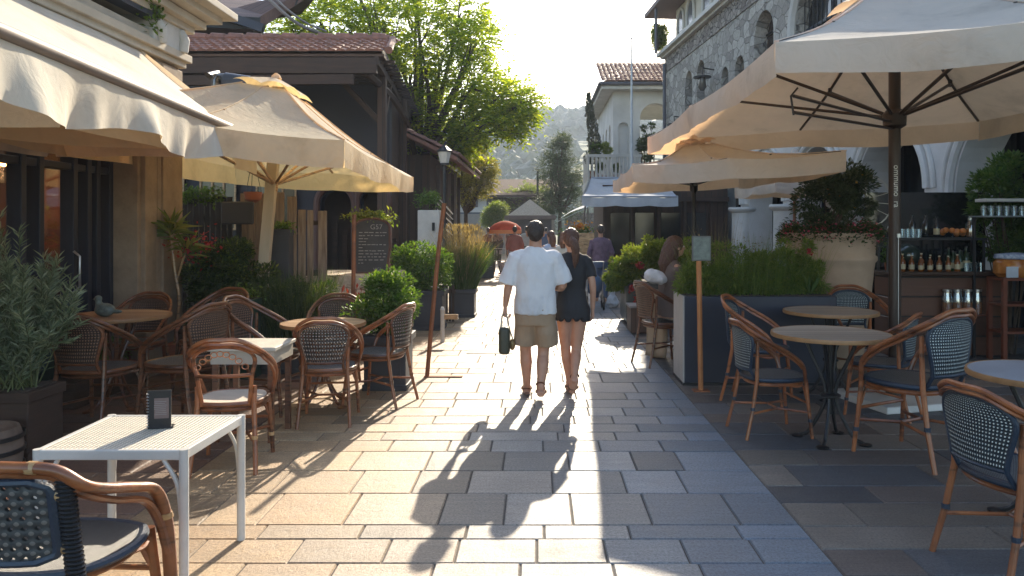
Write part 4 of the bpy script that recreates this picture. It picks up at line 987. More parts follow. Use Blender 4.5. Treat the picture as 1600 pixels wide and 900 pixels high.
# ================================================================= planters and plants
green1 = leafm('boxwood_leaf', (.045, .10, .015), (.09, .17, .03), (.15, .22, .05), .42)
green2 = leafm('grass_green_leaf', (.035, .085, .02), (.07, .13, .03), (.12, .17, .05), .4)
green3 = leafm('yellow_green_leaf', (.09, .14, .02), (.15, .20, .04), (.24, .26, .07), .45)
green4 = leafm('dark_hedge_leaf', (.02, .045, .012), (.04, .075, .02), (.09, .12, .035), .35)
silver = leafm('silver_leaf', (.09, .13, .08), (.17, .22, .14), (.30, .34, .24), .3)
straw = leafm('straw_leaf', (.17, .12, .08), (.26, .19, .12), (.33, .26, .18), .4)
redfl = leafm('red_petal', (.22, .02, .02), (.38, .03, .04), (.45, .08, .07), .3, 1.1)
pinkfl = leafm('pink_petal', (.45, .04, .10), (.6, .10, .18), (.7, .25, .3), .35, 1.1)
orfl = leafm('orange_petal', (.6, .18, .02), (.7, .3, .04), (.8, .5, .08), .3, 1.1)
def boxpot(root, x0, x1, y0, y1, z, m, rim=.02, taper=.0, panel=False):
    cx, cy = (x0+x1)/2, (y0+y1)/2; w_, d_ = x1-x0, y1-y0
    b = MB(); b.box((cx, cy, z/2), (w_, d_, z-.001)); o = b.build('planter_box', m, root, bevel=.01)
    b = MB(); b.box((cx, cy, z-.03), (w_+rim*2, d_+rim*2, .075)); b.build('rim', m, root, bevel=.008); b = MB(); b.box((cx, cy, .03), (w_+rim, d_+rim, .06)); b.build('foot_rim', m, root, bevel=.008)
    if panel:
        b = MB()
        for (yy) in (y0-.006,):
            for a in ((x0+.05, x1-.05, .1, .115), (x0+.05, x1-.05, z-.115, z-.10)): b.bb((a[0], yy, a[2]), (a[1], yy+.004, a[3]))
            b.bb((x0+.05, yy, .115), (x0+.065, yy+.004, z-.115)); b.bb((x1-.065, yy, .115), (x1-.05, yy+.004, z-.115))
        b.build('panel_moulding', m, root)
    b = MB(); b.box((cx, cy, z+.006), (w_-.06, d_-.06, .02)); b.build('soil', soil, root)
def bush(name, label, c, r, n, size, m, nc=40, base=None, parent=None, aspect=.55, shell=.5, cr=.34, flat=.1, cat='shrub', stem=True, seed=1, jitter=.6):
    rd = random.Random(seed)
    t = thing(name, label, cat, (c[0], c[1], c[2]-r[2])) if not parent else parent
    pts, cs = clumps(c, r, nc, n, cr, rd, shell, flat)
    leaves('foliage', m, pts, size, t, aspect, jitter=jitter, rnd=rd)
    if stem: stems(cs[:20], base or (c[0], c[1], c[2]-r[2]), twig, 'stems', t, rnd=rd)
    return t
# round bush 1
t = thing('potted_bush', 'round green bush in the nearest charcoal planter, beside the small round table', 'potted bush', (-1.5, 7.9, 0)); boxpot(t, -1.74, -1.32, 7.68, 8.12, .54, darkplastic, .03, panel=True)
bush('', '', (-1.56, 7.9, .83), (.42, .36, .36), 9000, .042, green1, 60, (-1.52, 7.9, .5), t, seed=2, shell=.55, cr=.3)
t = thing('potted_bush', 'darker round green bush in the second charcoal planter along the street', 'potted bush', (-1.75, 12.3, 0)); boxpot(t, -1.96, -1.50, 12.1, 12.6, .62, darkplastic, .03, panel=True)
bush('', '', (-1.9, 12.4, .95), (.56, .5, .50), 9000, .055, green1, 60, (-1.8, 12.3, .6), t, seed=3, shell=.5, cr=.32)
# grass planter
t = thing('grass_planter', 'dark panelled planter of tall straw coloured grasses', 'grass planter', (-1.35, 14, 0)); boxpot(t, -1.56, -1.14, 13.8, 14.25, .5, darkplastic, .03, panel=True)
rd = random.Random(4)
def blades(name, m, root, cx, cy, z, rx, ry, n, h, lean=.25, wdt=.008, rd=rd, seg=4):
    vs = []; fs = []; off = worldloc(root)
    for i in range(n):
        a = rd.uniform(0, 2*pi); k = sqrt(rd.random()); p = V((cx+cos(a)*k*rx, cy+sin(a)*k*ry, z))-off
        d = V((cos(a)*k*lean+rd.gauss(0, .1), sin(a)*k*lean+rd.gauss(0, .1), 1)).normalized(); hh = h*rd.uniform(.55, 1.1); side = V((rd.gauss(0, 1), rd.gauss(0, 1), 0)).normalized()*wdt
        bend = V((d.x, d.y, 0))*rd.uniform(.2, 1.6); b0 = len(vs)
        for s in range(seg+1):
            q_ = s/seg; c = p+d*hh*q_+bend*hh*q_*q_*.5-V((0, 0, .25*hh*q_**3*bend.length)); w_ = side*(1-q_*.85)
            vs += [(c-w_)[:], (c+w_)[:]]
        for s in range(seg): fs.append((b0+2*s, b0+2*s+1, b0+2*s+3, b0+2*s+2))
    me = bpy.data.meshes.new(name); me.from_pydata(vs, [], fs); me.materials.append(m); o = bpy.data.objects.new(name, me); link(o); o.parent = root; return o
blades('grass', straw, t, -1.36, 14, .5, .2, .2, 650, 1.15, .22, .006)
blades('green_grass', green2, t, -1.36, 14, .5, .24, .22, 1900, .85, .3, .007)
leaves('seed_heads', straw, [(V((-1.36+rd.gauss(0, .16), 14+rd.gauss(0, .15), 1.35+rd.uniform(-.35, .3))), V((0, 0, 1))) for _ in range(900)], .06, t, .3, jitter=.3)
# slatted planter between
t = thing('slatted_screen', 'short dark slatted screen between the second planter and the grass planter', 'screen', (-1.52, 13.2, 0))
b = MB()
for k in range(5): b.box((-1.66+k*.055, 13.1, .33), (.04, .03, .62))
b.build('slats', timber_pl, t); b = MB(); b.bb((-1.7, 13.12, .5), (-1.4, 13.15, .56)); b.bb((-1.7, 13.12, .1), (-1.4, 13.15, .16)); b.build('rails', timber_pl, t)
# hedges on the left terrace
t = thing('flowering_hedge', 'tall dark hedge mass with red blossoms behind the left tables', 'hedge', (-3.75, 9.0, 0)); boxpot(t, -4.25, -3.2, 8.95, 9.4, .45, timber_pl, .02)
rd = random.Random(21)
pts = []
for c, r, n in (((-3.95, 9.1, .85), (.4, .35, .5), 5000), ((-3.6, 9.05, 1.0), (.5, .35, .55), 7000), ((-3.2, 9.05, .75), (.45, .35, .45), 5000), ((-3.85, 9.2, 1.2), (.3, .3, .32), 2500)):
    a, _ = clumps(c, r, 26, n, .34, rd, .4); pts += a
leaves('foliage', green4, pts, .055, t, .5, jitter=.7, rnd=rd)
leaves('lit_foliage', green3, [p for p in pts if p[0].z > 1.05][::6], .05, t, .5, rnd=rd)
leaves('red_flowers', redfl, [(V((-3.95+rd.gauss(0, .13), 8.85+rd.gauss(0, .08), 1.42+rd.gauss(0, .10))), None) for _ in range(200)], .045, t, .9, rnd=rd)
stems([(V((x, 9.05, 1.2)), 0, 0) for x in (-4.1, -3.9, -3.7, -3.4, -3.1)], (-3.7, 9.1, .45), bark, 'stems', t)
t = thing('low_hedge', 'low dense dark green hedge in a trough beside the stone block wall', 'hedge', (-2.75, 8.7, 0)); boxpot(t, -3.1, -2.4, 8.55, 9.0, .38, darkplastic, .02)
pts = []
for x in (-3.0, -2.75, -2.5): a, _ = clumps((x, 8.75, .72), (.3, .3, .40), 26, 5500, .35, rd, .4); pts += a
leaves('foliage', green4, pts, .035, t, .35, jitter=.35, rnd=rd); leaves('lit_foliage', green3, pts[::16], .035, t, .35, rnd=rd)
blades('grass', green4, t, -2.75, 8.7, .4, .36, .2, 900, .75, .15, .005)
# dracaena
t = thing('potted_palm', 'spiky yellow-green dracaena on a thin stem against the sandstone pier', 'potted plant', (-4.25, 9.0-.35, 0)); L = V((-4.12, 8.72, 0))
b = MB(); b.lathe([(.12, 0), (.16, .3), (.17, .32)], L, 16); b.build('pot', potred, t, True)
b = MB(); b.tube(arcpts([L+V((0, 0, .3)), L+V((.05, 0, .8)), L+V((0, 0, 1.15)), L+V((-.04, 0, 1.55))]), .018, 6); b.tube([L+V((.03, 0, 1.05)), L+V((.12, 0, 1.35))], .012, 6); b.build('stem', wood_tan, t, True)
vs = []
for (c, n_) in ((L+V((-.04, 0, 1.6)), 60), (L+V((.12, 0, 1.38)), 30)):
    for i in range(n_):
        a = R.uniform(0, 6.28); e = R.uniform(-.3, 1.2); vs.append((c+V((R.gauss(0, .02), R.gauss(0, .02), R.gauss(0, .04))), V((cos(a)*cos(e), sin(a)*cos(e), sin(e)))))
leaves('fronds', leafm('frond_leaf', (.06, .10, .02), (.14, .18, .04), (.26, .26, .07), .4), vs, .28, t, .12, jitter=.1)
# silvery olive/rosemary shrub near left
t = thing('silvery_shrub', 'large silvery rosemary-like shrub in a wooden planter at the left edge', 'shrub', (-3.72, 5.55, 0)); boxpot(t, -3.95, -3.55, 5.35, 5.75, .48, timber_pl, .015)
rd = random.Random(33); pts = []; b = MB()
for i in range(150):
    a = rd.uniform(0, 2*pi); k = rd.random()**.5; base = V((-3.74+rd.gauss(0, .06), 5.52+rd.gauss(0, .06), .47))
    tip = V((-3.80+cos(a)*k*.50, 5.45+sin(a)*k*.5, .75+rd.random()*.95*(1-k*.45)+.05)); mid = base.lerp(tip, .5)+V((cos(a)*.05, sin(a)*.05, .12))
    pp_ = arcpts([base, mid, tip], 6); b.tube(pp_, [.006*(1-j/len(pp_)*.8) for j in range(len(pp_))], 4)
    for q_ in range(85):
        s_2 = rd.uniform(.15, 1.); j = min(len(pp_)-2, int(s_2*(len(pp_)-1))); p = pp_[j].lerp(pp_[j+1], rd.random()); d = (pp_[j+1]-pp_[j]).normalized(); a2 = rd.uniform(0, 6.28); w_ = V((cos(a2), sin(a2), rd.uniform(-.2, .9)))
        pts.append((p, (d*.5+w_*.8).normalized()))
b.build('branches', twig, t, True); leaves('needles', silver, pts, .085, t, .10, jitter=.15, rnd=rd)
# dark curled hedge foot behind left chairs (green strip seen under tables)
t = thing('floor_planter', 'low planter strip of small green leaves at the foot of the shop front', 'planter', (-4.35, 8.0, 0)); boxpot(t, -4.5, -4.15, 6.9, 8.2, .22, timber_pl, .01)
a, _ = clumps((-4.32, 7.55, .38), (.18, .65, .2), 30, 3500, .5, rd, .1); leaves('foliage', green2, a, .045, t, .5, rnd=rd)
# right: long navy planter with feathery plants
t = thing('navy_planter', 'long navy planter full of feathery green plants in front of the beige pot', 'planter', (2.3, 8.2, 0))
b = MB(); b.bb((1.52, 7.95, .012), (3.1, 8.5, .92)); b.build('planter_box', navy, t, bevel=.008); b = MB(); b.bb((1.50, 7.93, .0), (3.12, 8.52, .03)); b.build('base', black, t)
b = MB(); b.bb((1.505, 7.942, .03), (1.518, 8.5, .925)); b.build('end_panel', mat('light_trim', (.45, .42, .38), .6), t); b = MB(); b.bb((1.56, 8.0, .90), (3.06, 8.46, .93)); b.build('soil', soil, t)
rd = random.Random(41); pts = []
for i in range(16):
    x = 1.62+i*.088; zt_ = .92+.52*(.75+.35*sin(i*1.9))*(.75 if i < 2 else 1); a, _ = clumps((x, 8.2+rd.uniform(-.1, .1), .9+(zt_-.9)*.5), (.17, .22, (zt_-.9)*.62), 14, 1700, .42, rd, .1); pts += a
fgreen = leafm('feathery_leaf', (.08, .14, .025), (.14, .21, .04), (.22, .26, .07), .5)
leaves('foliage', fgreen, pts, .05, t, .22, jitter=.5, rnd=rd)
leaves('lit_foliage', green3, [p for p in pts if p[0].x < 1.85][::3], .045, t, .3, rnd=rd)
blades('feathery_stems', fgreen, t, 2.3, 8.2, .9, .74, .22, 700, .66, .16, .003, rd)
leaves('seed_heads', straw, [(V((1.55+rd.random()*1.5, 8.2+rd.gauss(0, .1), 1.42+rd.gauss(0, .07))), None) for _ in range(260)], .03, t, .5, rnd=rd)
leaves('red_flower', redfl, [(V((2.82+rd.gauss(0, .012), 7.98, 1.38+rd.gauss(0, .012))), None) for _ in range(30)], .03, t, .9)
blades('dry_spikes', straw, t, 1.95, 8.3, .95, .2, .1, 60, .85, .1, .004, rd)
# beige giant pot
t = thing('giant_pot', 'huge beige terracotta pot with pink flowers spilling over its rim', 'flower pot', (3.48, 9.1, 0)); L = V((3.48, 9.15, 0))
b = MB(); b.lathe([(.33, 0), (.36, .03), (.43, .6), (.49, 1.15), (.50, 1.22), (.525, 1.25), (.525, 1.29), (.50, 1.31), (.515, 1.5), (.54, 1.54), (.53, 1.57), (.46, 1.57), (.44, 1.5), (.001, 1.48)], L, 40); b.build('pot_body', terra, t, True, ang=60)
rd = random.Random(51)
t2 = thing('flowering_shrub', 'dark leafy shrub with orange and yellow blooms rising out of the beige pot', 'shrub', (3.48, 9.15, 1.5))
a, cs = clumps((3.55, 9.15, 1.95), (.52, .42, .50), 46, 10000, .34, rd, .3); leaves('foliage', leafm('dusty_leaf', (.03, .055, .025), (.06, .09, .045), (.13, .15, .09), .3), a, .055, t2, .5, rnd=rd); stems(cs[:24], (3.5, 9.15, 1.48), bark, 'stems', t2)
leaves('orange_flowers', orfl, [(p[0]+V((0, -.03, 0)), None) for p in a[::330]], .05, t2, .9, rnd=rd)
a = []
for i in range(3800):
    q_ = rd.uniform(0, 2*pi); rr = rd.uniform(.36, .60); a.append((L+V((cos(q_)*rr, sin(q_)*rr, 1.56+rd.gauss(.03, .05)-max(0, rr-.52)*1.3)), V((cos(q_), sin(q_), .3))))
leaves('trailing_leaves', green4, a, .045, t, .6, rnd=rd); leaves('pink_flowers', pinkfl, [(p[0]+V((0, 0, .025)), None) for p in a[::7]], .032, t, .9, rnd=rd)
# second dark planter with yellow-green bush
t = thing('dark_trough', 'curved dark trough with bright yellow-green bush beside the street on the right', 'planter', (1.8, 13.2, 0))
b = MB(); b.bb((1.46, 12.6, .0), (2.6, 13.7, .70)); b.build('planter_box', mat('dark_green_metal', (.04, .05, .05), .35), t, bevel=.12, seg=5)
rd = random.Random(61); pts = []
for x, y, z, r_ in ((1.55, 13.1, .9, .38), (1.85, 13.2, 1.05, .5), (2.25, 13.2, 1.1, .5), (2.6, 13.4, 1.1, .45), (2.0, 13.3, 1.25, .35), (1.35, 12.9, .72, .28)): a, cs = clumps((x, y, z), (r_, .4, r_*.8), 26, 2600, .35, rd, .4); pts += a
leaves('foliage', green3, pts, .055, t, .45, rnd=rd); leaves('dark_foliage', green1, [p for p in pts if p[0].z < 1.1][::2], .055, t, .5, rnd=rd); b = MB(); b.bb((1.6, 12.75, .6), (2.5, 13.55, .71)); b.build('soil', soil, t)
leaves('red_flower', redfl, [(V((1.68+rd.gauss(0, .03), 12.62, 1.0+rd.gauss(0, .025))), None) for _ in range(60)], .045, t, .9)
leaves('red_flower', redfl, [(V((1.52+rd.gauss(0, .02), 12.52, .62+rd.gauss(0, .03))), None) for _ in range(50)], .045, t, .9)
leaves('hanging_flowers', redfl, [(V((1.58+.05*i/30+rd.gauss(0, .015), 12.52, .5-.3*i/60+rd.gauss(0, .02))), None) for i in range(50)], .045, t, .9)
# right edge foliage by the bar
t = thing('leafy_bush', 'green bush at the right photo edge above the bar glasses', 'shrub', (6.2, 9.6, 0)); rd = random.Random(71); a, cs = clumps((6.0, 9.9, 1.9), (.5, .4, .9), 40, 7000, .36, rd, .3); leaves('foliage', green2, a, .07, t, .5, rnd=rd); stems(cs[:20], (6.1, 9.9, 0), bark, 'stems', t)
# vase plant
t = thing('small_aloe', 'small spiky aloe on the right end of the navy planter', 'plant', (2.95, 8.1, .93)); leaves('fronds', green2, [(V((2.86, 8.05, .93)), V((cos(q_*2.4)*.5, sin(q_*2.4)*.4, 1)).normalized()) for q_ in range(14)], .22, t, .16, jitter=.1)
# ================================================================= posts, boards, walls
t = thing('rusty_post', 'leaning rusty steel post on a thin floor plate beside the nearest planter', 'post', (-1.21, 8.4, 0), group='rusty steel posts')
b = MB(); b.tube(arcpts([(-1.21, 8.4, 0), (-1.13, 8.4, .9), (-1.07, 8.4, 1.5), (-1.02, 8.4, 1.9)]), [.024]*18+[.026], 8); b.build('post', rust, t, True); b = MB(); b.bb((-1.24, 8.36, 0), (-.82, 8.44, .012)); b.build('floor_plate', rust, t)
t = thing('rusty_post', 'upright rusty post standing behind the round bush in front of the block wall', 'post', (-2.13, 8.8, 0), group='rusty steel posts'); b = MB(); b.tube([(-2.13, 8.8, 0), (-2.11, 8.8, 1.1), (-2.1, 8.8, 1.78)], .024, 8); b.build('post', rust, t, True); b = MB(); b.bb((-2.22, 8.7, 0), (-2.02, 8.9, .012)); b.build('floor_plate', rust, t)
L = G(1095, 611); t = thing('menu_post', 'orange rusty post carrying a small framed menu in front of the navy planter', 'menu post', L); b = MB(); b.tube([L, L+V((-.01, 0, .7)), L+V((-.02, 0, 1.30))], .026, 8); b.build('post', mat('orange_steel', (.50, .20, .06), .5, col2=(.34, .12, .04), ns=6), t, True)
b = MB(); b.bb((L.x-.09, L.y-.012, 1.3), (L.x+.10, L.y+.012, 1.55)); b.build('menu_frame', mat('dull_steel', (.12, .12, .11), .5), t, bevel=.004); b = MB(); b.bb((L.x-.075, L.y-.016, 1.315), (L.x+.085, L.y-.0125, 1.535)); b.build('menu_sheet', mat('menu_paper', (.20, .23, .20), .4, col2=(.07, .09, .08), ns=14), t); b = MB(); b.bb((L.x-.08, L.y-.06, 0), (L.x+.08, L.y+.06, .012)); b.build('floor_plate', rust, t)
L = V((-1.35, 10.9, 0)); t = thing('low_post', 'short white post with a wooden side rail between the two dark planters', 'post', L); b = MB(); b.lathe([(.03, 0), (.03, .45), (.035, .46), (.02, .5)], L, 10); b.build('post', white_metal, t, True); b = MB(); b.beam(L+V((.02, 0, .36)), L+V((.22, 0, .36)), .03, .07); b.build('side_rail', wood_tan, t)
# menu boards
def chalkboard(label, c, w_, h_, frame, rz=0, tilt=.12, head=None, seed=1, curved=False, rows=11):
    rd = random.Random(seed); t = thing('chalkboard', label, 'menu board', c, rz); c = V(c); t.rotation_euler = (0, 0, 0)
    M_ = Matrix.Rotation(rz, 3, 'Z') @ Matrix.Rotation(-tilt, 3, 'X')
    def q(x, z, y=0): return c+M_ @ V((x, y, z))
    if curved:
        poly = [(-w_/2*.82, 0), (w_/2*.82, 0), (w_/2, h_*.5), (w_/2*.97, h_*.84)]+[(w_/2*.97*cos(a), h_*.84+h_*.16*sin(a)) for a in [pi*k/8 for k in range(1, 8)]]+[(-w_/2*.97, h_*.84), (-w_/2, h_*.5)]
    else: poly = [(-w_/2, 0), (w_/2, 0), (w_/2, h_), (-w_/2, h_)]
    b = MB(); b.prism(poly, lambda x, z, d: q(x, z, d), 0, .02); b.build('board', chalk_b, t)
    b = MB(); b.tube([q(x, z, .005) for x, z in poly], .022, 6, closed=True); b.build('frame', frame, t, True)
    b = MB()
    for k in range(rows):
        z = h_*.74-k*h_*.62/rows; x = -w_*.36
        while x < w_*.34:
            l_ = rd.uniform(.02, .07); zz = z+rd.uniform(-.002, .002)
            b.add([q(x, zz-.006, -.004), q(x+l_, zz-.006, -.004), q(x+l_, zz+.006, -.004), q(x, zz+.006, -.004)], [(0, 1, 2, 3)]); x += l_+rd.uniform(.008, .03)
            if rd.random() < .08: break
    b.build('chalk_lines', chalk, t)
    if head: text(head, h_*.13, chalk, 'chalk_heading', t, Matrix.Translation(q(.06 if curved else 0, h_*.84, -.006)) @ Matrix.Rotation(rz, 4, 'Z') @ Matrix.Rotation(pi/2-tilt, 4, 'X'), .001)
    if curved: text('VIGI', h_*.08, chalk, 'chalk_footer', t, Matrix.Translation(q(.08, h_*.06, -.006)) @ Matrix.Rotation(rz, 4, 'Z') @ Matrix.Rotation(pi/2-tilt, 4, 'X'), .001)
    b = MB()
    for sx in (-1, 1): b.beam(q(sx*w_*.4, h_*.9, .03), V((q(sx*w_*.4, 0, 0).x, q(0, 0, 0).y+.32*h_, c.z)), .03, .03)
    b.build('back_legs', frame, t)
    return t
chalkboard('curved wooden-framed chalk menu board standing on the cream block wall', (-2.38, 11.0, .98), .52, .78, MATS['dark_red_wood'], .05, .1, 'G57', 5, True)
chalkboard('dark chalk menu board standing on the pavement far down the street', (-1.68, 24.2, 0), .58, 1.15, timber_pl, .1, .1, None, 6, False, 12)
t = tag(MB().bb((-3.25, 10.6, 0), (-2.05, 11.9, .97)).build('block_wall', brick_m, bevel=.01), 'low cream block wall in courses under the curved chalkboard', 'wall')
b = MB(); b.bb((-2.1, 10.3, 0), (-1.85, 10.6, .55)); tag(b.build('stone_step', brick_m, bevel=.02), 'small cream stone step at the right end of the block wall', 'step')
a = [(V((-2.45+R.gauss(0, .16), 11.2+R.gauss(0, .06), 1.78+R.gauss(0, .04))), None) for _ in range(500)]
tag(leaves('creeper', green3, a, .07), 'yellow-green creeper draped over the top of the curved chalkboard', 'creeper')
a = [(V((-2.2+R.gauss(0, .10), 9.3+R.gauss(0, .10), .55+R.gauss(0, .13))), V((0, 0, -1))) for _ in range(1100)]
t = thing('red_shrub', 'dark red leaved shrub below the block wall beside the round bush', 'shrub', (-2.2, 9.3, 0)); leaves('foliage', leafm('dark_red_leaf', (.12, .015, .012), (.22, .03, .02), (.3, .06, .04), .3, 1.0), a, .10, t, .35); stems([(V((-2.2+x, 9.3, .6)), 0, 0) for x in (-.1, 0, .1)], (-2.2, 9.3, 0), bark, 'stems', t)
# plank fence
t = thing('plank_fence', 'weathered vertical plank fence between the hedge and the chalkboard', 'fence', (-3.4, 9.9, 0)); rd = random.Random(5); x = -3.55; b = MB()
while x < -2.75:
    w_ = rd.uniform(.08, .13); h_ = rd.uniform(1.82, 1.98) if x > -3.2 else rd.uniform(1.9, 2.1); b.box((x+w_/2, 9.95+rd.uniform(-.03, .03), h_/2), (w_-.008, .03, h_)); x += w_+(.02 if rd.random() < .8 else .05)
b.build('planks', grey_board, t, bevel=.004); b = MB(); b.bb((-3.6, 10.0, 1.0), (-2.75, 10.04, 1.08)); b.bb((-3.6, 10.0, 1.66), (-2.75, 10.04, 1.72)); b.build('rails', timber_pl, t)
t = thing('plank_fence', 'tall narrow weathered boards just left of the parasol pole', 'fence', (-3.9, 10.6, 0)); b = MB()
for k in range(4): b.box((-4.05+k*.11, 10.6, 1.05-.04*(k % 2)), (.10, .03, 2.1))
b.build('planks', grey_board, t, bevel=.004)
t = thing('dark_fence', 'black slatted fence panel behind the red blossoms', 'fence', (-4.6, 10.4, 0)); b = MB()
for k in range(12): b.box((-4.95+k*.075, 10.3, 1.02), (.06, .03, 2.04))
b.build('slats', black, t); b = MB(); b.bb((-5, 10.33, 1.7), (-4.05, 10.36, 1.78)); b.build('rail', black, t)
t = thing('blank_sign', 'blank dark rounded sign panel mounted in front of the boards beside the parasol pole', 'sign', (-3.95, 10.1, 0)); b = MB(); b.bb((-4.15, 10.05, 1.67), (-3.72, 10.1, 1.97)); b.build('panel', darkplastic, t, bevel=.05, seg=4); b = MB(); b.bb((-3.97, 10.11, 0), (-3.91, 10.15, 1.8)); b.build('post', black, t)
t = thing('dark_column_planter', 'tall slim charcoal planter box right of the parasol pole', 'planter', (-3.3, 9.6, 0)); boxpot(t, -3.30, -3.08, 9.5, 9.7, 1.6, darkplastic, .006); a = [(V((-3.19+R.gauss(0, .07), 9.6+R.gauss(0, .06), 1.64+R.gauss(0, .03))), None) for _ in range(250)]; leaves('foliage', green1, a, .05, t)
t = thing('hanging_pot', 'small terracotta bowl hanging near the top of the boards by the parasol pole', 'hanging pot', (-3.85, 10.2, 2.0)); b = MB(); b.lathe([(.04, 1.96), (.10, 2.0), (.12, 2.1), (.1, 2.1), (.001, 2.06)], (-3.78, 10.2, 0), 14); b.build('bowl', potred, t, True); b = MB(); [b.tube([(-3.78+cos(q_)*.11, 10.2+sin(q_)*.11, 2.1), (-3.78, 10.2, 2.6)], .004, 4) for q_ in (0, 2.1, 4.2)]; b.build('chains', black, t)
t = thing('trailing_plant', 'green trailing fern on top of the black slatted fence', 'plant', (-4.6, 10.3, 2.1)); leaves('foliage', green1, [(V((-4.75+R.uniform(0, .55), 10.25+R.gauss(0, .04), 2.14-.18*R.random()+R.gauss(0, .02))), None) for _ in range(500)], .06, t)
t = thing('green_planter', 'small dark green tub between the hedge and the arched chair', 'planter', (-3.5, 8.5, 0)); boxpot(t, -3.36, -3.06, 8.25, 8.5, .85, mat('green_tub', (.02, .06, .045), .45), .01); leaves('foliage', green1, [(V((-3.22+R.gauss(0, .09), 8.36+R.gauss(0, .07), .9+R.gauss(0, .04))), None) for _ in range(350)], .045, t)
# ================================================================= street lantern, white cabinet, railing
L = V((-1.88, 15.5, 0)); t = thing('street_lantern', 'street lantern with a tapered glass head on a slim black pole, left of the street', 'street lamp', L)
b = MB(); b.lathe([(.07, 0), (.06, .4), (.035, .5), (.03, 2.85)], L, 10); b.build('pole', black, t, True); b = MB(); b.tube(arcpts([L+V((0, 0, 2.7)), L+V((-.06, 0, 3.1)), L+V((.03, 0, 3.35)), L+V((.0, 0, 3.22))]), .018, 6); b.build('bracket', black, t, True)
b = MB(); b.lathe([(.085, 2.92), (.135, 3.14)], L, 6); b.build('lantern_glass', mat('milky_glass', (.65, .62, .55), .3), t); b = MB(); b.lathe([(.16, 3.143), (.15, 3.17), (.05, 3.26), (.01, 3.3)], L, 6); b.lathe([(.09, 2.88), (.088, 2.917)], L, 6); b.build('lantern_cap', black, t)
t = thing('white_cabinet', 'white cabinet with a dark slot and a plant on top, left of the street', 'cabinet', (-2.45, 16, 0)); b = MB(); b.bb((-2.5, 16, 0), (-2.05, 16.5, 1.98)); b.build('body', white_metal, t, bevel=.015); b = MB(); b.tube([(-2.17, 15.985, 1.55), (-2.17, 15.985, 1.72)], .03, 8); b.build('slot', black, t); t = thing('potted_herb', 'leafy green plant sitting on top of the white cabinet', 'plant', (-2.3, 16.2, 1.98)); b = MB(); b.lathe([(.12, 0), (.15, .12)], (-2.3, 16.2, 1.985), 12); b.build('pot', timber_pl, t, True); leaves('foliage', green1, [(V((-2.3+R.gauss(0, .13), 16.2+R.gauss(0, .1), 2.2+R.gauss(0, .09))), None) for _ in range(600)], .07, t)
b = MB()
for k in range(5): b.tube([(-2.5+.0*k, 19.0, 1.75+k*.16), (-2.25, 20.4, 1.4+k*.14)], .016, 5)
t = thing('stair_railing', 'slanting metal stair railing against the dark houses left of the street', 'railing', (-2.4, 19.5, 0)); b.build('rails', steel, t, True); b = MB(); [b.tube([(x, y, 0), (x, y, z)], .02, 6) for x, y, z in ((-2.5, 19, 2.45), (-2.38, 19.7, 2.2), (-2.25, 20.4, 2.0))]; b.build('posts', black, t, True)
t = thing('timber_shop', 'row of dark timber shop fronts with slim posts left of the street, beyond the lantern', 'building', (-3.5, 23, 0)); b = MB(); b.bb((-7, 21, 0), (-2.95, 28, 3.6)); b.build('wall', timber, t)
[MB().bb((-2.75, y, 0), (-2.65, y+.12, 3.3)).build('post', timber_pl, t) for y in (20.8, 22.6, 24.4, 26.2)]; b = MB(); b.add([(-2.1, 20, 3.35), (-2.1, 28, 3.35), (-4.5, 28, 4.5), (-4.5, 20, 4.5), (-2.1, 20, 3.45), (-2.1, 28, 3.45), (-4.5, 28, 4.6), (-4.5, 20, 4.6)], [(0, 1, 2, 3), (7, 6, 5, 4), (0, 4, 5, 1), (1, 5, 6, 2), (2, 6, 7, 3), (3, 7, 4, 0)]); tiles(b, (-2.08, 20, 3.47), (0, 8, 0), (-2.4, 0, 1.15), 30, 8); b.build('roof', tile_m, t)
b = MB(); [b.bb((-2.94, y, .9), (-2.90, y+.9, 2.3)) for y in (21.3, 23.2, 25.0)]; b.build('window', mat('warm_glass', (.16, .10, .05), .15, ns=3), t)
# ================================================================= bar
t = thing('bar_counter', 'dark wooden drinks bar with two shelves at the right edge', 'bar', (5.2, 9.9, 0))
b = MB(); b.bb((4.45, 9.75, 0), (5.9, 10.15, 1.03)); b.build('cabinet', planks('bar_wood', (.06, .025, .015), (.13, .055, .03), 4, 'Z', .5), t, bevel=.01)
b = MB(); b.bb((4.40, 9.62, 1.034), (5.95, 10.2, 1.07)); b.build('counter_top', timber_pl, t, bevel=.006)
b = MB(); b.bb((4.38, 9.65, 1.47), (5.65, 9.95, 1.50)); b.build('shelf', black, t, bevel=.004)
[MB().bb((x-.012, 9.66+k*.26, 1.073), (x+.012, 9.69+k*.26, 1.468)).build('shelf_post', black, t) for x in (4.41, 5.62) for k in (0, 1)]
b = MB(); b.bb((4.4, 10.3, 0), (6.0, 10.34, 2.1)); b.build('back_mirror', glass_d, t)
t = thing('serving_trolley', 'red-brown wooden serving stand with small glowing jars at the right edge', 'stand', (5.75, 9.3, 0)); b = MB()
for x in (5.62, 6.3):
    for y in (9.25, 9.55): b.bb((x-.025, y-.025, 0), (x+.025, y+.025, 1.02))
for z in (.35, .68, .99): b.bb((5.6, 9.22, z), (6.35, 9.58, z+.03))
b.build('frame', mat('mahogany', (.17, .05, .025), .4), t); b = MB(); [b.bb((5.1, 9.6, z), (5.6, 9.74, z+.02)) for z in (.52,)]; b.build('side_shelf', MATS['mahogany'], t)
s_ = N('clear_glass'); g_ = s_.a('BsdfGlossy', {'Color': (.9, .95, 1, 1), 'Roughness': .05}); tr_ = s_.a('BsdfTransparent', {'Color': (.75, .82, .85, 1)}); clear = s_.fin(s_.a('MixShader', {0: .3, 1: tr_, 2: g_}))
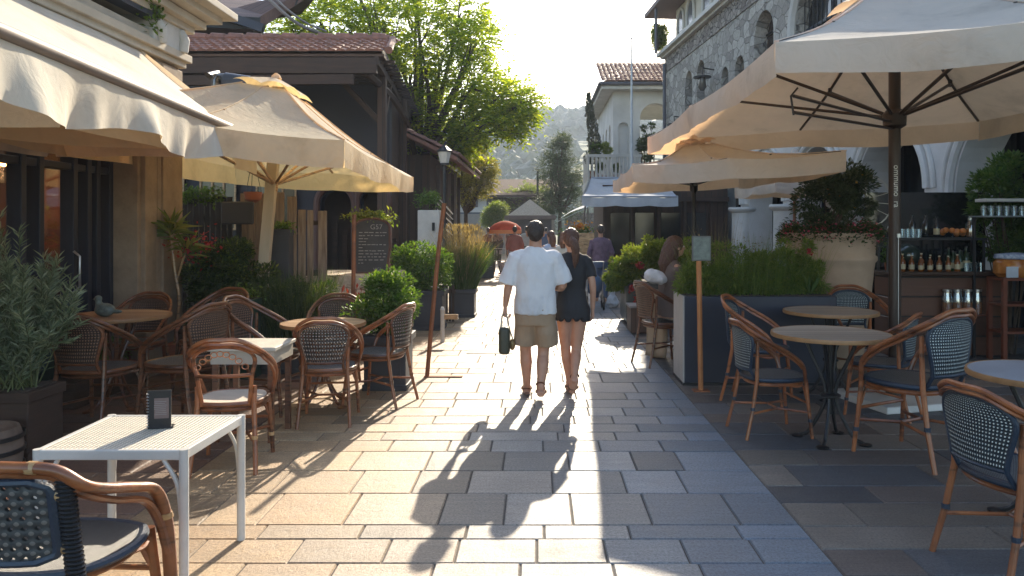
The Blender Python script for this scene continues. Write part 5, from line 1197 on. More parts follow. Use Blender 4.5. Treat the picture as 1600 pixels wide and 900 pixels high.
def bottle(name, label, cat, r_, h_, m, cap, lab=None, group=None):
    t = thing(name, label, cat, (0, 0, 0), 0, group); b = MB(); b.lathe([(r_*.9, 0), (r_, .01), (r_, h_*.55), (r_*.8, h_*.64), (r_*.33, h_*.74), (r_*.33, h_*.95)], (0, 0, 0), 14); b.build('bottle_glass', m, t, True, ang=60)
    b = MB(); b.lathe([(r_*.38, h_*.93), (r_*.38, h_)], (0, 0, 0), 10); b.build('cap', cap, t, True)
    if lab: b = MB(); b.lathe([(r_*1.02, h_*.14), (r_*1.02, h_*.42)], (0, 0, 0), 14, cap=False); b.build('paper_label', lab, t, True)
    return t
cream_lab = mat('cream_label', (.55, .48, .32), .7, ns=20); amber = mat('amber_glass', (.22, .07, .015), .1, ns=2); greeng = mat('green_glass', (.02, .05, .02), .08, ns=2)
b1 = bottle('bottle', 'dark brown bottle standing on the upper bar shelf', 'bottle', .042, .30, glass_d, black, None, 'dark bottles on the upper bar shelf'); b1.location = (4.78, 9.8, 1.503)
dup(b1, (4.96, 9.82, 1.503)); dup(b1, (4.52, 9.82, 1.503), sc=(1.2, 1.2, .72), label='squat dark bottle leftmost on the upper bar shelf')
b2 = bottle('bottle', 'bottle with yellow label on the upper bar shelf in front of the white column', 'bottle', .036, .27, glass_d, black, cream_lab); b2.location = (5.08, 9.78, 1.503)
b3 = bottle('bottle', 'small labelled bottle in the row on the bar counter', 'bottle', .032, .20, amber, cap=cream_lab, lab=cream_lab, group='small bottles on the bar counter'); b3.location = (4.5, 9.72, 1.073)
b4 = bottle('bottle', 'tall green-black bottle in the row on the bar counter', 'bottle', .04, .30, greeng, black, cream_lab, 'tall bottles on the bar counter'); b4.location = (5.3, 9.9, 1.073)
rd = random.Random(8)
for k in range(1, 15): dup(b3, (4.5+k*.058, 9.72+.1*(k % 2), 1.073), sc=rd.uniform(.85, 1.15))
for k in range(1, 8): dup(b4, (5.3+(k % 4)*.085, 9.9-.1*(k//4), 1.073), sc=rd.uniform(.8, 1.1))
j1 = thing('drink_jar', 'clear glass jar of orange drink on the low shelf left of the serving stand', 'jar', (5.15, 9.66, .542), 0, 'jars of drink on the low side shelf')
b = MB(); b.lathe([(.055, 0), (.06, .02), (.06, .2), (.05, .25), (.05, .29)], (5.15, 9.66, .542), 14, cap=False); b.build('jar_glass', clear, j1, True); b = MB(); b.lathe([(.053, .01), (.053, .15)], (5.15, 9.66, .542), 12); b.build('drink', mat('orange_drink', (.5, .16, .03), .2), j1, True); b = MB(); b.lathe([(.052, .285), (.052, .31)], (5.15, 9.66, .542), 12); b.build('lid', steel, j1, True)
for x in (5.28, 5.41, 5.53): dup(j1, (x, 9.66, .542))
for o in list(scn.objects):
    if o.name.startswith('drink_jar'):
        o['label'] = 'clear glass jar of orange drink on the low shelf left of the serving stand'
t = thing('drink_dispenser', 'wide glass dispenser of orange fruit drink with cloth cover on the serving stand', 'dispenser', (5.85, 9.4, 1.02)); b = MB(); b.lathe([(.16, 0), (.20, .05), (.20, .18), (.17, .22)], (5.85, 9.4, 1.025), 20, sx=1.3); b.build('glass_bowl', mat('orange_glass', (.50, .22, .05), .12, col2=(.30, .09, .02), ns=12), t, True); b = MB(); b.lathe([(.19, .222), (.2, .235), (.19, .28), (.02, .3)], (5.85, 9.4, 1.025), 20, sx=1.25); b.build('cover', mat('blue_white_cloth', (.5, .55, .62), .7, col2=(.1, .15, .28), ns=25), t, True); b = MB(); b.bb((5.62, 9.2, 1.03), (5.76, 9.215, 1.16)); b.build('price_card', mat('card_blue', (.5, .55, .62), .6), t)
t = thing('fruit_bowl', 'low glass tray of oranges and fruit on the upper bar shelf', 'fruit bowl', (5.3, 9.8, 1.5)); b = MB(); b.lathe([(.05, 0), (.18, .06)], (5.3, 9.8, 1.505), 18, cap=False); b.build('bowl', clear, t, True); b = MB()
for k in range(10): b.ball((5.3+rd.uniform(-.14, .14), 9.8+rd.uniform(-.06, .06), 1.545+rd.uniform(0, .05)), .038, 10)
b.build('oranges', mat('orange_peel', (.55, .18, .03), .5, bump=.2, bs=80), t, True)
g1 = thing('drinking_glass', 'upturned clear glass in the row on the glass rack at the right edge', 'glass', (5.55, 9.55, 1.78), 0, 'glasses on the rack'); b = MB(); b.lathe([(.035, 0), (.042, .12)], (5.55, 9.55, 1.78), 12); b.build('glass_body', clear, g1, True)
for k in range(1, 9): dup(g1, (5.55+k*.095, 9.55, 1.78), label=g1['label'])
t = thing('glass_rack', 'glass shelf with a white board above it holding upturned glasses at the right edge', 'rack', (5.9, 9.6, 1.76)); b = MB(); b.bb((5.48, 9.45, 1.76), (6.5, 9.7, 1.777)); b.build('shelf', mat('rack_steel', (.4, .45, .45), .3, metal=.6), t); b = MB(); b.bb((5.55, 9.5, 1.95), (6.5, 9.75, 1.99)); b.build('top_board', white_metal, t, bevel=.005); b = MB(); b.bb((5.46, 9.62, 0), (5.49, 9.65, 1.76)); b.bb((6.4, 9.62, 0), (6.43, 9.65, 1.95)); b.build('posts', black, t)
t = thing('wire_sculpture', 'round white wire ornament to the right of the flowering shrub', 'ornament', (4.15, 9.5, 1.5)); b = MB(); L = V((4.12, 9.45, 1.95))
b.tube([L+V((cos(q_)*.26, .05, sin(q_)*.30)) for q_ in [k*2*pi/24 for k in range(24)]], .008, 6, closed=True)
for q_ in (0, .5, 1., 1.6, 2.4, 3.): b.tube([L+V((-.15, 0, 0)), L+V((cos(q_-.6)*.26, .05, sin(q_-.6)*.3))], .005, 5)
b.tube([L+V((0, .05, -.3)), L+V((0, .05, -1.95))], .012, 6); b.build('wire', white_metal, t, True)

# more glassware on the bar
tb = thing('tumbler', 'clear short tumbler standing on the bar shelves', 'glass', (4.62, 9.72, 1.503), 0, 'tumblers on the bar'); b = MB(); b.lathe([(.032, 0), (.038, .11)], (4.62, 9.72, 1.503), 12); b.build('glass_body', clear, tb, True)
for k in range(5): dup(tb, (5.42+.045*k, 9.7+.05*(k % 2), 1.073))
for k in range(3): dup(tb, (4.68+.07*k, 9.7, 1.503))
dc = thing('glass_carafe', 'tall clear glass carafe at the right end of the upper bar shelf', 'carafe', (5.52, 9.8, 1.503)); b = MB(); b.lathe([(.05, 0), (.055, .02), (.05, .16), (.03, .22), (.04, .28)], (5.52, 9.8, 1.503), 14, cap=False); b.build('glass_body', clear, dc, True); b = MB(); b.lathe([(.048, .01), (.048, .12)], (5.52, 9.8, 1.503), 12); b.build('drink', MATS['orange_drink'], dc, True)
gl = thing('glass_globe', 'large dim glass globe behind the small bottles on the bar counter', 'globe', (4.85, 10.02, 1.073)); b = MB(); b.ball((4.85, 10.05, 1.26), .155, 24); b.build('globe', mat('smoky_glass', (.05, .07, .06), .06, ns=3, spec=.9), gl, True); b = MB(); b.lathe([(.07, 0), (.05, .05)], (4.85, 10.05, 1.073), 16); b.build('stand', black, gl, True)
hb = thing('potted_herb', 'small green herb growing at the left end of the bar counter', 'plant', (4.58, 9.98, 1.073)); b = MB(); b.lathe([(.05, 0), (.065, .1)], (4.58, 10.0, 1.073), 14); b.build('pot', potred, hb, True); leaves('foliage', green1, [(V((4.58+R.gauss(0, .05), 10.0+R.gauss(0, .04), 1.27+R.gauss(0, .05))), None) for _ in range(260)], .05, hb)
# ================================================================= trees
def at(u, v, Y): return P(u, v, Y)
def sprigs(centres, n, leaf, rd, ln=(.3, .7), droop=.5, pairs=6, jit=.25):
    pts = []; tw = []
    for i in range(n):
        c, r = centres[rd.randrange(len(centres))]
        p, d = inball(c, (r, r, r*.85), rd, .25)
        d = (d+V((rd.gauss(0, .4), rd.gauss(0, .4), rd.gauss(0, .3)))).normalized(); L_ = rd.uniform(*ln)
        side = d.cross(V((0, 0, 1)));
        if side.length < .1: side = V((1, 0, 0))
        side.normalize(); q = p.copy(); tw.append([p.copy()])
        for k in range(pairs):
            t_ = k/pairs; q = q+(d+V((0, 0, -droop*t_)))*(L_/pairs)
            for s in (-1, 1): pts.append((q, (side*s+d*.6+V((0, 0, -.35*rd.random()))).normalized()))
        tw[-1].append(q)
    return pts, tw
def tree(name, label, base, centres, n, leaf, m, rd, trunk_r=.2, group=None, droop=.5, ln=(.3, .7), aspect=.42, limb=True, cat='tree', pairs=6, top=None):
    t = thing(name, label, cat, base, 0, group)
    pts, tw = sprigs(centres, n, leaf, rd, ln, droop, pairs)
    leaves('crown', m, pts, leaf, t, aspect, jitter=.25, rnd=rd)
    b = MB(); B0 = V(base); cen = V((0, 0, 0))
    for c, r in centres: cen += V(c)
    cen /= len(centres); fork = B0.lerp(cen, .55) if top is None else V(top)
    b.tube(arcpts([B0, B0.lerp(fork, .5)+V((rd.gauss(0, .1), rd.gauss(0, .1), 0)), fork]), [trunk_r*(1-.04*k) for k in range(13)], 10)
    b.build('trunk', bark, t, True)
    if limb:
        b = MB()
        for c, r in centres:
            c = V(c); m_ = fork.lerp(c, .5)+V((rd.gauss(0, .15), rd.gauss(0, .15), -.1)); b.tube(arcpts([fork, m_, c], 4), [trunk_r*.45*(1-.09*k) for k in range(9)], 6)
            for k in range(4): e, _ = inball(c, (r, r, r), rd, .5); b.tube([m_.lerp(c, rd.uniform(.3, 1)), e], [.03, .01], 4)
        b.build('limbs', bark, t, True)
    return t
rd = random.Random(101); cl = []
for u, v, r in ((455, 45, 34), (500, 35, 42), (545, 48, 48), (600, 35, 50), (560, -10, 55), (650, -25, 55), (655, 55, 52), (690, 95, 55), (640, 120, 45), (720, 20, 38), (745, 65, 30), (740, 130, 50), (700, 155, 55), (780, 150, 40), (800, 185, 30), (745, 190, 36), (665, 185, 45), (815, 160, 26), (640, 215, 40), (600, 90, 40), (720, 222, 22)):
    for dy in (-.9, .9): cl.append((at(u, v, 24+dy+rd.uniform(-.7, .7)), r/1200*24*rd.uniform(.8, 1.05)))
tleaf = leafm('backlit_leaf', (.08, .13, .012), (.17, .23, .022), (.30, .32, .045), .65, 2.3)
tree('leafy_tree', 'big backlit yellow-green tree spreading over the tiled roof and the street', (-3.9, 24, 0), cl, 4300, .15, tleaf, rd, .24, top=(-3.7, 24, 3.6))
# outer feathery sprays
rd = random.Random(5); cl = [(at(848, 180, 23.5), .15), (at(835, 125, 23.5), .14), (at(812, 110, 23.5), .14), (at(768, 45, 23.5), .12)]
rd = random.Random(103); cl = [(at(u, v, 30+dy), r/1200*30) for u, v, r in ((720, 240, 28), (740, 265, 30), (755, 285, 18), (705, 275, 30), (735, 225, 18), (760, 262, 14), (725, 295, 20)) for dy in (-.5, .5)]
tree('olive_tree', 'rounded golden-olive tree behind the lantern on the left of the street', (-3.0, 30, 0), cl, 2600, .085, leafm('golden_leaf', (.12, .13, .03), (.22, .21, .05), (.36, .30, .09), .5, 1.6), rd, .14, ln=(.15, .35), pairs=5)
rd = random.Random(105); cl = [(at(u, v, 42+dy), r/1200*42) for u, v, r in ((870, 240, 18), (860, 262, 22), (885, 265, 22), (872, 290, 24), (895, 290, 18), (860, 315, 18), (885, 318, 22), (878, 222, 9)) for dy in (-.7, .7)]
tree('grey_tree', 'hazy dark grey-green tree closing the view at the end of the street', (1.2, 42, 0), cl, 3000, .10, leafm('greygreen_leaf', (.025, .045, .025), (.05, .075, .04), (.10, .12, .07), .35), rd, .16, ln=(.2, .5), pairs=5, droop=0)
rd = random.Random(107)
for i, (lab, y, lst) in enumerate((('bright green low tree just left of the pyramid roof', 46, ((800, 312, 16), (825, 302, 14), (780, 322, 14), (848, 310, 16))), ('small fresh green bush in front of the dark far building', 40, ((770, 335, 9), (778, 328, 8), (766, 342, 7))))):
    cl = [(at(u, v, y+dy), r/1200*y) for u, v, r in lst for dy in (-.4, .4)]
    tree('far_tree' if i == 0 else 'far_bush', lab, (cl[0][0].x, y, 0), cl, 1500, .12, green3, rd, .1, ln=(.2, .45), pairs=4, cat='tree' if i == 0 else 'bush')
# cypress and balcony plants
rd = random.Random(109); t = thing('potted_cypress', 'thin dark twisted cypress standing on the balcony corner', 'potted tree', (2.05, 28.3, 3.25)); pts = []
for k in range(2600):
    h_ = rd.random(); r_ = .30*(1-h_)**.7*(.6+.4*abs(sin(h_*14)))+.04; a = rd.uniform(0, 6.3); pts.append((V((1.98+.10*sin(h_*5)+cos(a)*r_*rd.random()**.4, 28.3+sin(a)*r_, 3.9+h_*2.6)), V((cos(a)*.3, sin(a)*.3, 1))))
leaves('foliage', leafm('cypress_leaf', (.03, .04, .03), (.07, .08, .06), (.13, .13, .10), .2), pts, .10, t, .35, rnd=rd); b = MB(); b.tube([(1.98, 28.3, 3.6), (2.03, 28.3, 6.2)], [.04, .01], 6); b.build('trunk', bark, t); b = MB(); b.lathe([(.14, 3.26), (.2, 3.65)], (1.98, 28.3, 0), 12); b.build('pot', potred, t, True)
for i, (u, v, s, m) in enumerate(((945, 235, .26, green3), (930, 232, .22, green1), (938, 262, .16, green2), (962, 262, .14, green2))):
    c = at(u, v, 28.2 if i < 2 else 27.7); t = thing('balcony_plant', ['bright yellow-green plant above the balcony balustrade', 'deeper green plant beside the cypress on the balcony', 'small potted plant behind the balcony balustrade on the left', 'small potted plant behind the balcony balustrade on the right'][i], 'plant', (c.x, c.y, 3.25)); a, cs = clumps(c, (s, s, s*1.3), 14, 1100, .4, rd, .2); leaves('foliage', m, a, .09, t, .4, rnd=rd); b = MB(); b.lathe([(.09, 3.26), (.13, 3.5)], (c.x, c.y, 0), 12); b.tube([(c.x, c.y, 3.4), c], .015, 5); b.build('pot', potred, t, True)
c = W(27.3, 8.35, .25); t = thing('climbing_plant', 'yellow-green climbing plant hanging at the far corner of the upper storey', 'plant', c); a, cs = clumps(c, (.28, .28, .6), 24, 2600, .5, rd, .1); leaves('foliage', green3, a, .12, t, .4, rnd=rd); stems(cs, W(27., 7.8, .45), bark, 'stems', t)
t = thing('loggia_shrub', 'dark conical shrub inside the arched loggia of the white villa', 'shrub', (4.4, 29.6, 0)); c = at(1012, 225, 29.6); a, cs = clumps(c, (.45, .3, 1.1), 24, 2600, .4, rd, .1); leaves('foliage', green4, a, .12, t, .4, rnd=rd); stems(cs, (c.x, c.y, 0), bark, 'stems', t, .03)
# ================================================================= far end of the street
t = thing('kiosk', 'small kiosk with a pale pyramid roof at the end of the street', 'kiosk', (-.3, 36, 0)); cx = (828-840)/1200*36
b = MB(); b.add([(cx-1.0, 35, 2.13), (cx+1.0, 35, 2.13), (cx+1.0, 37, 2.13), (cx-1.0, 37, 2.13), (cx, 36, 2.9)], [(0, 1, 4), (1, 2, 4), (2, 3, 4), (3, 0, 4), (3, 2, 1, 0)]); b.build('roof', mat('pale_shingle', (.55, .44, .32), .8, col2=(.38, .29, .2), ns=20, bump=.5), t)
b = MB(); b.bb((cx-1.15, 34.9, 1.95), (cx+1.2, 37.1, 2.125)); b.build('eave', mat('dusty_wood', (.20, .15, .13), .8), t); b = MB(); b.bb((cx-.95, 35.2, 0), (cx+1.0, 36.9, 1.945)); b.build('body', mat('kiosk_body', (.12, .11, .12), .7, ns=4), t)
t = thing('far_house', 'far dark-roofed house with white framed window and stone arch at the street end', 'building', (-4, 46, 0))
b = MB(); b.bb((-5.5, 45, 0), (1.0, 50, 2.35)); wl_ = b.build('wall', mat('far_stone', (.34, .30, .26), .85, ns=1.5, bump=.4), t); c = MB(); c.prism(arch(-4.3, -3.2, -.2, 1.75, 10), lambda x, z, d: V((x, 45+d, z)), -.1, .8); cut(wl_, [c.build('c', navy)])
b = MB(); b.bb((-5.4, 45.1, 2.36), (-2.7, 49, 3.6)); b.build('upper_wall', mat('slate_blue_wall', (.10, .11, .14), .7), t); b = MB(); b.bb((-4.6, 45.05, 2.45), (-3.0, 45.09, 3.3)); b.build('window_frame', white_wall, t); b = MB(); b.bb((-4.3, 45.0, 2.75), (-3.5, 45.04, 3.45)); b.build('window', MATS['grey_pane'], t)
b = MB(); b.add([(-6, 44.5, 3.3), (1.8, 44.5, 3.3), (1.8, 51, 4.6), (-6, 51, 4.6), (-6, 44.5, 3.45), (1.8, 44.5, 3.45), (1.8, 51, 4.75), (-6, 51, 4.75)], [(3, 2, 1, 0), (4, 5, 6, 7), (0, 1, 5, 4), (1, 2, 6, 5), (2, 3, 7, 6), (3, 0, 4, 7)]); b.build('roof', mat('brown_roof', (.10, .065, .05), .95, ns=5, spec=.05), t)
b = MB(); b.bb((-2.6, 45.3, 2.36), (1., 49, 3.3)); b.build('gable_wall', timber, t)
t = thing('stone_wall', 'low rubble wall in the far background on the right of the kiosk', 'wall', (3, 44, 0)); b = MB(); b.bb((1.6, 44, 0), (8, 44.5, 2.4)); b.build('wall', rubble_s, t)
t = thing('far_post', 'thin dark chimney-like post rising behind the pyramid roof', 'post', (0, 44, 0)); b = MB(); b.bb((-.06, 43.9, 0), (.06, 44.1, 4.9)); b.build('post', black, t)
# red parasol stall
L = V((-1.05, 25, 0)); t = thing('stall_parasol', 'small red and orange parasol over the street stall', 'parasol', L); b = MB(); b.lathe([(.52, 1.52), (.50, 1.60), (.36, 1.72), (.15, 1.80), (.01, 1.82)], L, 16, cap=False); b.build('canopy', red_cloth, t, True); b = MB(); b.lathe([(.52, 1.40), (.52, 1.52)], L, 32, cap=False); b.build('valance', cloth('orange_fringe', (.7, .42, .2), (.8, .4, .15), .5), t); b = MB(); b.tube([L, L+V((0, 0, 1.8))], .018, 6); b.build('pole', white_metal, t)
t = thing('souvenir_stall', 'street stall rack hung with pale goods beneath the red parasol', 'stall', L+V((0, .3, 0))); b = MB(); rd = random.Random(3)
for x in (-.45, .45): b.tube([L+V((x, .35, 0)), L+V((x, .35, 1.45))], .015, 6)
for z in (.5, .9, 1.4): b.tube([L+V((-.45, .35, z)), L+V((.45, .35, z))], .012, 6)
b.build('rack', white_metal, t); b = MB()
for k in range(40): x, z = rd.uniform(-.42, .42), rd.choice([.45, .85, 1.35]); h_ = rd.uniform(.1, .3); b.box(L+V((x, .33+rd.uniform(-.05, .05), z-h_/2)), (rd.uniform(.04, .1), .03, h_))
b.build('hung_goods', mat('pale_goods', (.5, .42, .38), .8, col2=(.12, .12, .14), ns=9), t)
# far right shops: awnings, timber front
t = thing('pale_awning', 'pale bluish awning over the dark timber shop right of the street', 'awning', (2, 19, 2.3)); q = [V((1.08, 18.6, 2.36)), V((3.4, 18.6, 2.36)), V((3.6, 21.5, 3.0)), (V((1.5, 21.5, 3.0)))]
b = MB(); b.grid(lambda u, v: q[0].lerp(q[1], u).lerp(q[3].lerp(q[2], u), v)-V((0, 0, .08*sin(pi*v)+.03*abs(sin(u*9)))), 24, 8); b.build('canopy', blue_cloth, t, True, fixn=False); b = MB(); b.grid(lambda u, v: q[0].lerp(q[1], u)+V((0, .02*sin(u*30)*v-.02, -.03*abs(sin(u*9))-.22*v)), 40, 4); b.grid(lambda u, v: q[3].lerp(q[0], u)+V((-.02, 0, -.2*v)), 20, 3); b.build('valance', blue_cloth, t, True, fixn=False); b = MB(); b.tube([q[0]+V((.1, .1, -.05)), (1.2, 20.5, 1.5)], .02, 6); b.tube([q[0], q[1]], .025, 6); b.tube([q[3], q[2]], .03, 6); b.build('frame', steel, t)
t = thing('white_awning', 'low slanting white awning farther down the street beyond the pale bluish one', 'awning', (1, 30, 2)); q2 = [V((.62, 29, 1.75)), V((1.9, 29, 2.35)), V((2.2, 33, 2.6)), V((.7, 33, 1.75))]; b = MB(); b.grid(lambda u, v: q2[0].lerp(q2[1], u).lerp(q2[3].lerp(q2[2], u), v)+V((0, 0, .12*sin(pi*u))), 14, 6); b.build('canopy', blue_cloth, t, True, fixn=False); b = MB(); b.tube([q2[1], (1.95, 29, 0)], .03, 6); b.tube([q2[0], q2[1]], .02, 6); b.build('frame', steel, t)
t = thing('timber_stall', 'dark timber shop front with crates beneath the pale bluish awning', 'shop', (3, 21, 0)); b = MB(); b.bb((1.75, 20.6, 0), (5.1, 24, 2.75)); b.build('wall', timber, t); b = MB(); [b.bb((x, 20.5, .9), (x+.5, 20.59, 2.0)) for x in (1.95, 2.6, 3.3, 4.0)]; b.build('window', glass_d, t); b = MB(); b.bb((1.7, 20.45, 2.3), (5.1, 20.59, 2.42)); [b.bb((x, 20.47, 0), (x+.07, 20.588, 2.3)) for x in (1.75, 2.5, 3.2, 3.9, 4.6)]; b.build('posts', timber_pl, t)
t = thing('wooden_crate', 'tan wooden crate of yellow flowers standing behind the woman in black', 'crate', (.95, 18.5, 0)); b = MB(); b.bb((.62, 18.3, .95), (1.35, 18.8, 1.48)); [b.bb((x, 18.33, 0), (x+.06, 18.4, .95)) for x in (.64, 1.28)]; [b.bb((.60, 18.28, z), (1.37, 18.298, z+.02)) for z in (1.1, 1.28)]; b.build('box', wood_tan, t); leaves('flowers', orfl, [(V((1.0+R.gauss(0, .14), 18.5, 1.62+R.gauss(0, .07))), None) for _ in range(160)], .06, t, .9); leaves('foliage', green1, [(V((1.0+R.gauss(0, .2), 18.5, 1.52+R.gauss(0, .05))), None) for _ in range(400)], .07, t)
t = thing('small_box', 'small slatted wooden box standing beside the dark trough at the street edge', 'box', (1.5, 12.0, 0)); b = MB(); b.bb((1.42, 11.7, 0.02), (1.72, 12.2, .40)); b.build('body', planks('slat_box', (.10, .06, .04), (.18, .11, .08), 14, 'X'), t, bevel=.006); b = MB(); b.bb((1.40, 11.68, .40), (1.74, 12.22, .43)); b.build('lid', mat('grey_lid', (.3, .29, .28), .6), t)
t = thing('beige_cover', 'beige cloth covered board leaning beside the seated woman chair', 'cover', (1.5, 9.8, 0)); b = MB(); b.grid(lambda u, v: V((1.36+.22*u+.02*sin(v*5), 9.7-.25*u+.02*sin(u*14), .02+.86*v*(1-.04*u))), 14, 14); b.build('cloth', mat('beige_cloth', (.42, .32, .22), .9, ns=4, bump=.3), t, True, solid=.03); b = MB(); b.bb((1.44, 9.62, 0), (1.60, 9.66, .78)); b.build('board', wood_tan, t)
bx = place(d0, (1.52, 9.2, 0), -pi/2+.35, 'dark cane chair carrying the seated woman, just beyond the navy planter', 'bistro chairs at the right-hand tables', (1.08, 1.08, 1.1))
t = thing('side_table', 'small dark table in front of the seated woman behind the navy planter', 'table', (2.15, 9.2, 0)); b = MB(); b.bb((1.85, 8.95, .88), (2.5, 9.5, .91)); b.build('tabletop', timber_pl, t); b = MB(); b.tube([(2.15, 9.2, 0), (2.15, 9.2, .88)], .03, 8); b.lathe([(.2, 0), (.2, .02)], (2.15, 9.2, 0), 14); b.build('pedestal', black, t)
t = thing('white_bundle', 'rolled white cloth bundle lying on the chair rail beside the seated woman', 'cloth bundle', (1.5, 9.2, 1.0)); b = MB(); b.ball((1.38, 9.05, 1.05), (.13, .09, .085), 16); b.ball((1.33, 9.05, 1.07), (.075, .095, .075), 14); b.ball((1.45, 9.02, 1.02), (.07, .08, .06), 12); o = b.build('bundle', mat('white_towel', (.7, .7, .7), .9), t); remesh(o, .012, 3, lambda c: .012*noise.noise(c*22))
# drain cover in the paving
t = struct(MB().bb((-.92, 9.9, .0015), (-.32, 10.3, .005)).build('drain_cover', mat('drain_iron', (.16, .145, .13), .6, ns=60, bump=.5)))
# ================================================================= people
skin = mat('skin', (.50, .27, .18), .5, col2=(.43, .22, .14), ns=12); hair_d = mat('dark_hair', (.045, .026, .018), .42, col2=(.02, .012, .01), ns=40, stretch=(6, 6, .6), bump=.6, bs=70); hair_b = mat('brown_hair', (.13, .055, .03), .42, col2=(.05, .02, .012), ns=40, stretch=(6, 6, .6), bump=.6, bs=70)
eye_m = mat('eye_white', (.7, .68, .65), .2)
def hand(b, wr, d, side, curl=.9, s=1., palm_n=None):
    # wr wrist, d direction of the hand, palm_n palm normal; five separate bent fingers
    d = V(d).normalized(); pn = V(palm_n or (-side, 0, 0)).normalized(); pn = (pn-d*pn.dot(d)).normalized(); ac = d.cross(pn)
    wr = V(wr); pal = wr+d*.045*s
    b.tube([wr-d*.015*s, wr+d*.03*s, wr+d*.075*s, wr+d*.092*s], [.024*s, .034*s, .038*s, .030*s], 10, ell=.55) if abs(d.z) > .9 else b.ball(pal, .036*s, 10)
    for k, (o, L_) in enumerate(((-.030, .070), (-.010, .080), (.010, .075), (.029, .058))):
        p = wr+d*.085*s+ac*o*s; a = .25; pts = [p-d*.02*s, p]
        for j, fr in enumerate((.42, .32, .26)):
            a += curl*.75; dd = d*cos(a)+pn*sin(a); p = p+dd*L_*fr*s; pts.append(p)
        b.tube(pts, [.0095*s, .0095*s, .009*s, .0085*s, .007*s], 7)
    fx = V((0, 1, 0)) if abs(ac.y) < .3 else ac*(1 if ac.y > 0 else -1)
    p = wr+d*.03*s+fx*.025*s; b.tube([p, p+(fx*.7+d*.6).normalized()*.03*s, p+(fx*.45+d*.9+pn*.4).normalized()*.058*s], [.013*s, .011*s, .008*s], 7)
def limb(b, pts, rs, n=12): b.tube(arcpts(pts, 4), [rs[min(len(rs)-1, i//4)]+(rs[min(len(rs)-1, i//4+1)]-rs[min(len(rs)-1, i//4)])*((i % 4)/4) for i in range((len(pts)-1)*4+1)], n); [b.ball(pts[k], rs[k], 10) for k in (0, len(pts)-1)]
def head(b, c, k=1., turn=0, tilt=0):
    c = V(c); M_ = Matrix.Rotation(turn, 3, 'Z') @ Matrix.Rotation(tilt, 3, 'Y')
    def q(x, y, z): return c+M_ @ V((x, y, z))*k
    b.ball(q(0, -.012, .02), (.076*k, .094*k, .098*k), 20, M_); b.ball(q(0, .025, -.045), (.056*k, .062*k, .068*k), 16, M_); b.ball(q(0, .055, -.085), (.028*k, .025*k, .02*k), 10, M_)
    b.tube([q(0, .085, .015), q(0, .108, -.022), q(0, .09, -.035)], [.008*k, .014*k, .010*k], 8)
    b.ball(q(0, .082, -.06), (.022*k, .01*k, .007*k), 8, M_)
    for s in (-1, 1): b.ball(q(s*.078, -.005, -.01), (.012*k, .02*k, .032*k), 10, M_)
    return q
def wrk(a, f, sz): return lambda c: a*noise.noise(V((c.x*f, c.y*f, c.z*f*.55+sz)))+a*.5*noise.noise(V((c.x*f*2.6, c.y*f*2.6, c.z*f*1.3+sz)))
def ringloft(b, rows, n=28):
    vs = []; fs = []
    for z, cx, cy, rx, ry in rows:
        for j in range(n):
            a = 2*pi*j/n; c_, s_2 = cos(a), sin(a); e = .85
            vs.append(V((cx+rx*abs(c_)**e*(1 if c_ > 0 else -1), cy+ry*abs(s_2)**e*(1 if s_2 > 0 else -1), z)))
    for i in range(len(rows)-1):
        for j in range(n): fs.append((i*n+j, i*n+(j+1) % n, (i+1)*n+(j+1) % n, (i+1)*n+j))
    fs.append(tuple(range(n))[::-1]); k = (len(rows)-1)*n; fs.append(tuple(k+j for j in range(n))); b.add(vs, fs)
def foot(b, ank, toe, r=.035):
    a, t_ = V(ank), V(toe); d = (t_-a); 
    h = a+V((0, -.045, -.05)) if abs(d.z) < .12 else a-d.normalized()*.03+V((0, -.03, 0))
    b.tube([h, a+V((0, .0, -.035)) if abs(d.z) < .12 else a, a.lerp(t_, .55), t_], [.036, .044, .042, .024], 12, ell=.85); b.ball(t_, (.034, .03, .018), 10); b.tube([a+V((0, 0, .03)), a], [.036, .038], 10)
def sandal(root, ank, toe, m):
    a, t_ = V(ank), V(toe); d = (t_-a).normalized(); b = MB(); 
    up = V((0, 0, 1)) if abs(d.z) < .5 else V((0, -1, 0)); n_ = (up-d*up.dot(d)).normalized(); b0 = a-d*.06-n_*.078; b1 = t_+d*.035-n_*.022
    if abs(d.z) < .5: b0.z = max(b0.z, .012); b1.z = max(.012, b1.z)
    b.tube([b0, b0.lerp(b1, .3), b0.lerp(b1, .75), b1], [.030, .036, .044, .028], 12, ell=.28); b.build('sandal', m, root, True); b = MB(); mm = a.lerp(t_, .62); b.tube([mm+V((.046*cos(q_), 0, 0))+n_*(.042*sin(q_)-.018) for q_ in [pi*k/8 for k in range(9)]], .011, 6); b.tube([a-d*.02+V((.040*cos(q_), 0, 0))-d*(.045*sin(q_))-n_*.03 for q_ in [pi*k/8 for k in range(9)]], .008, 6); b.build('sandal_straps', m, root, True)
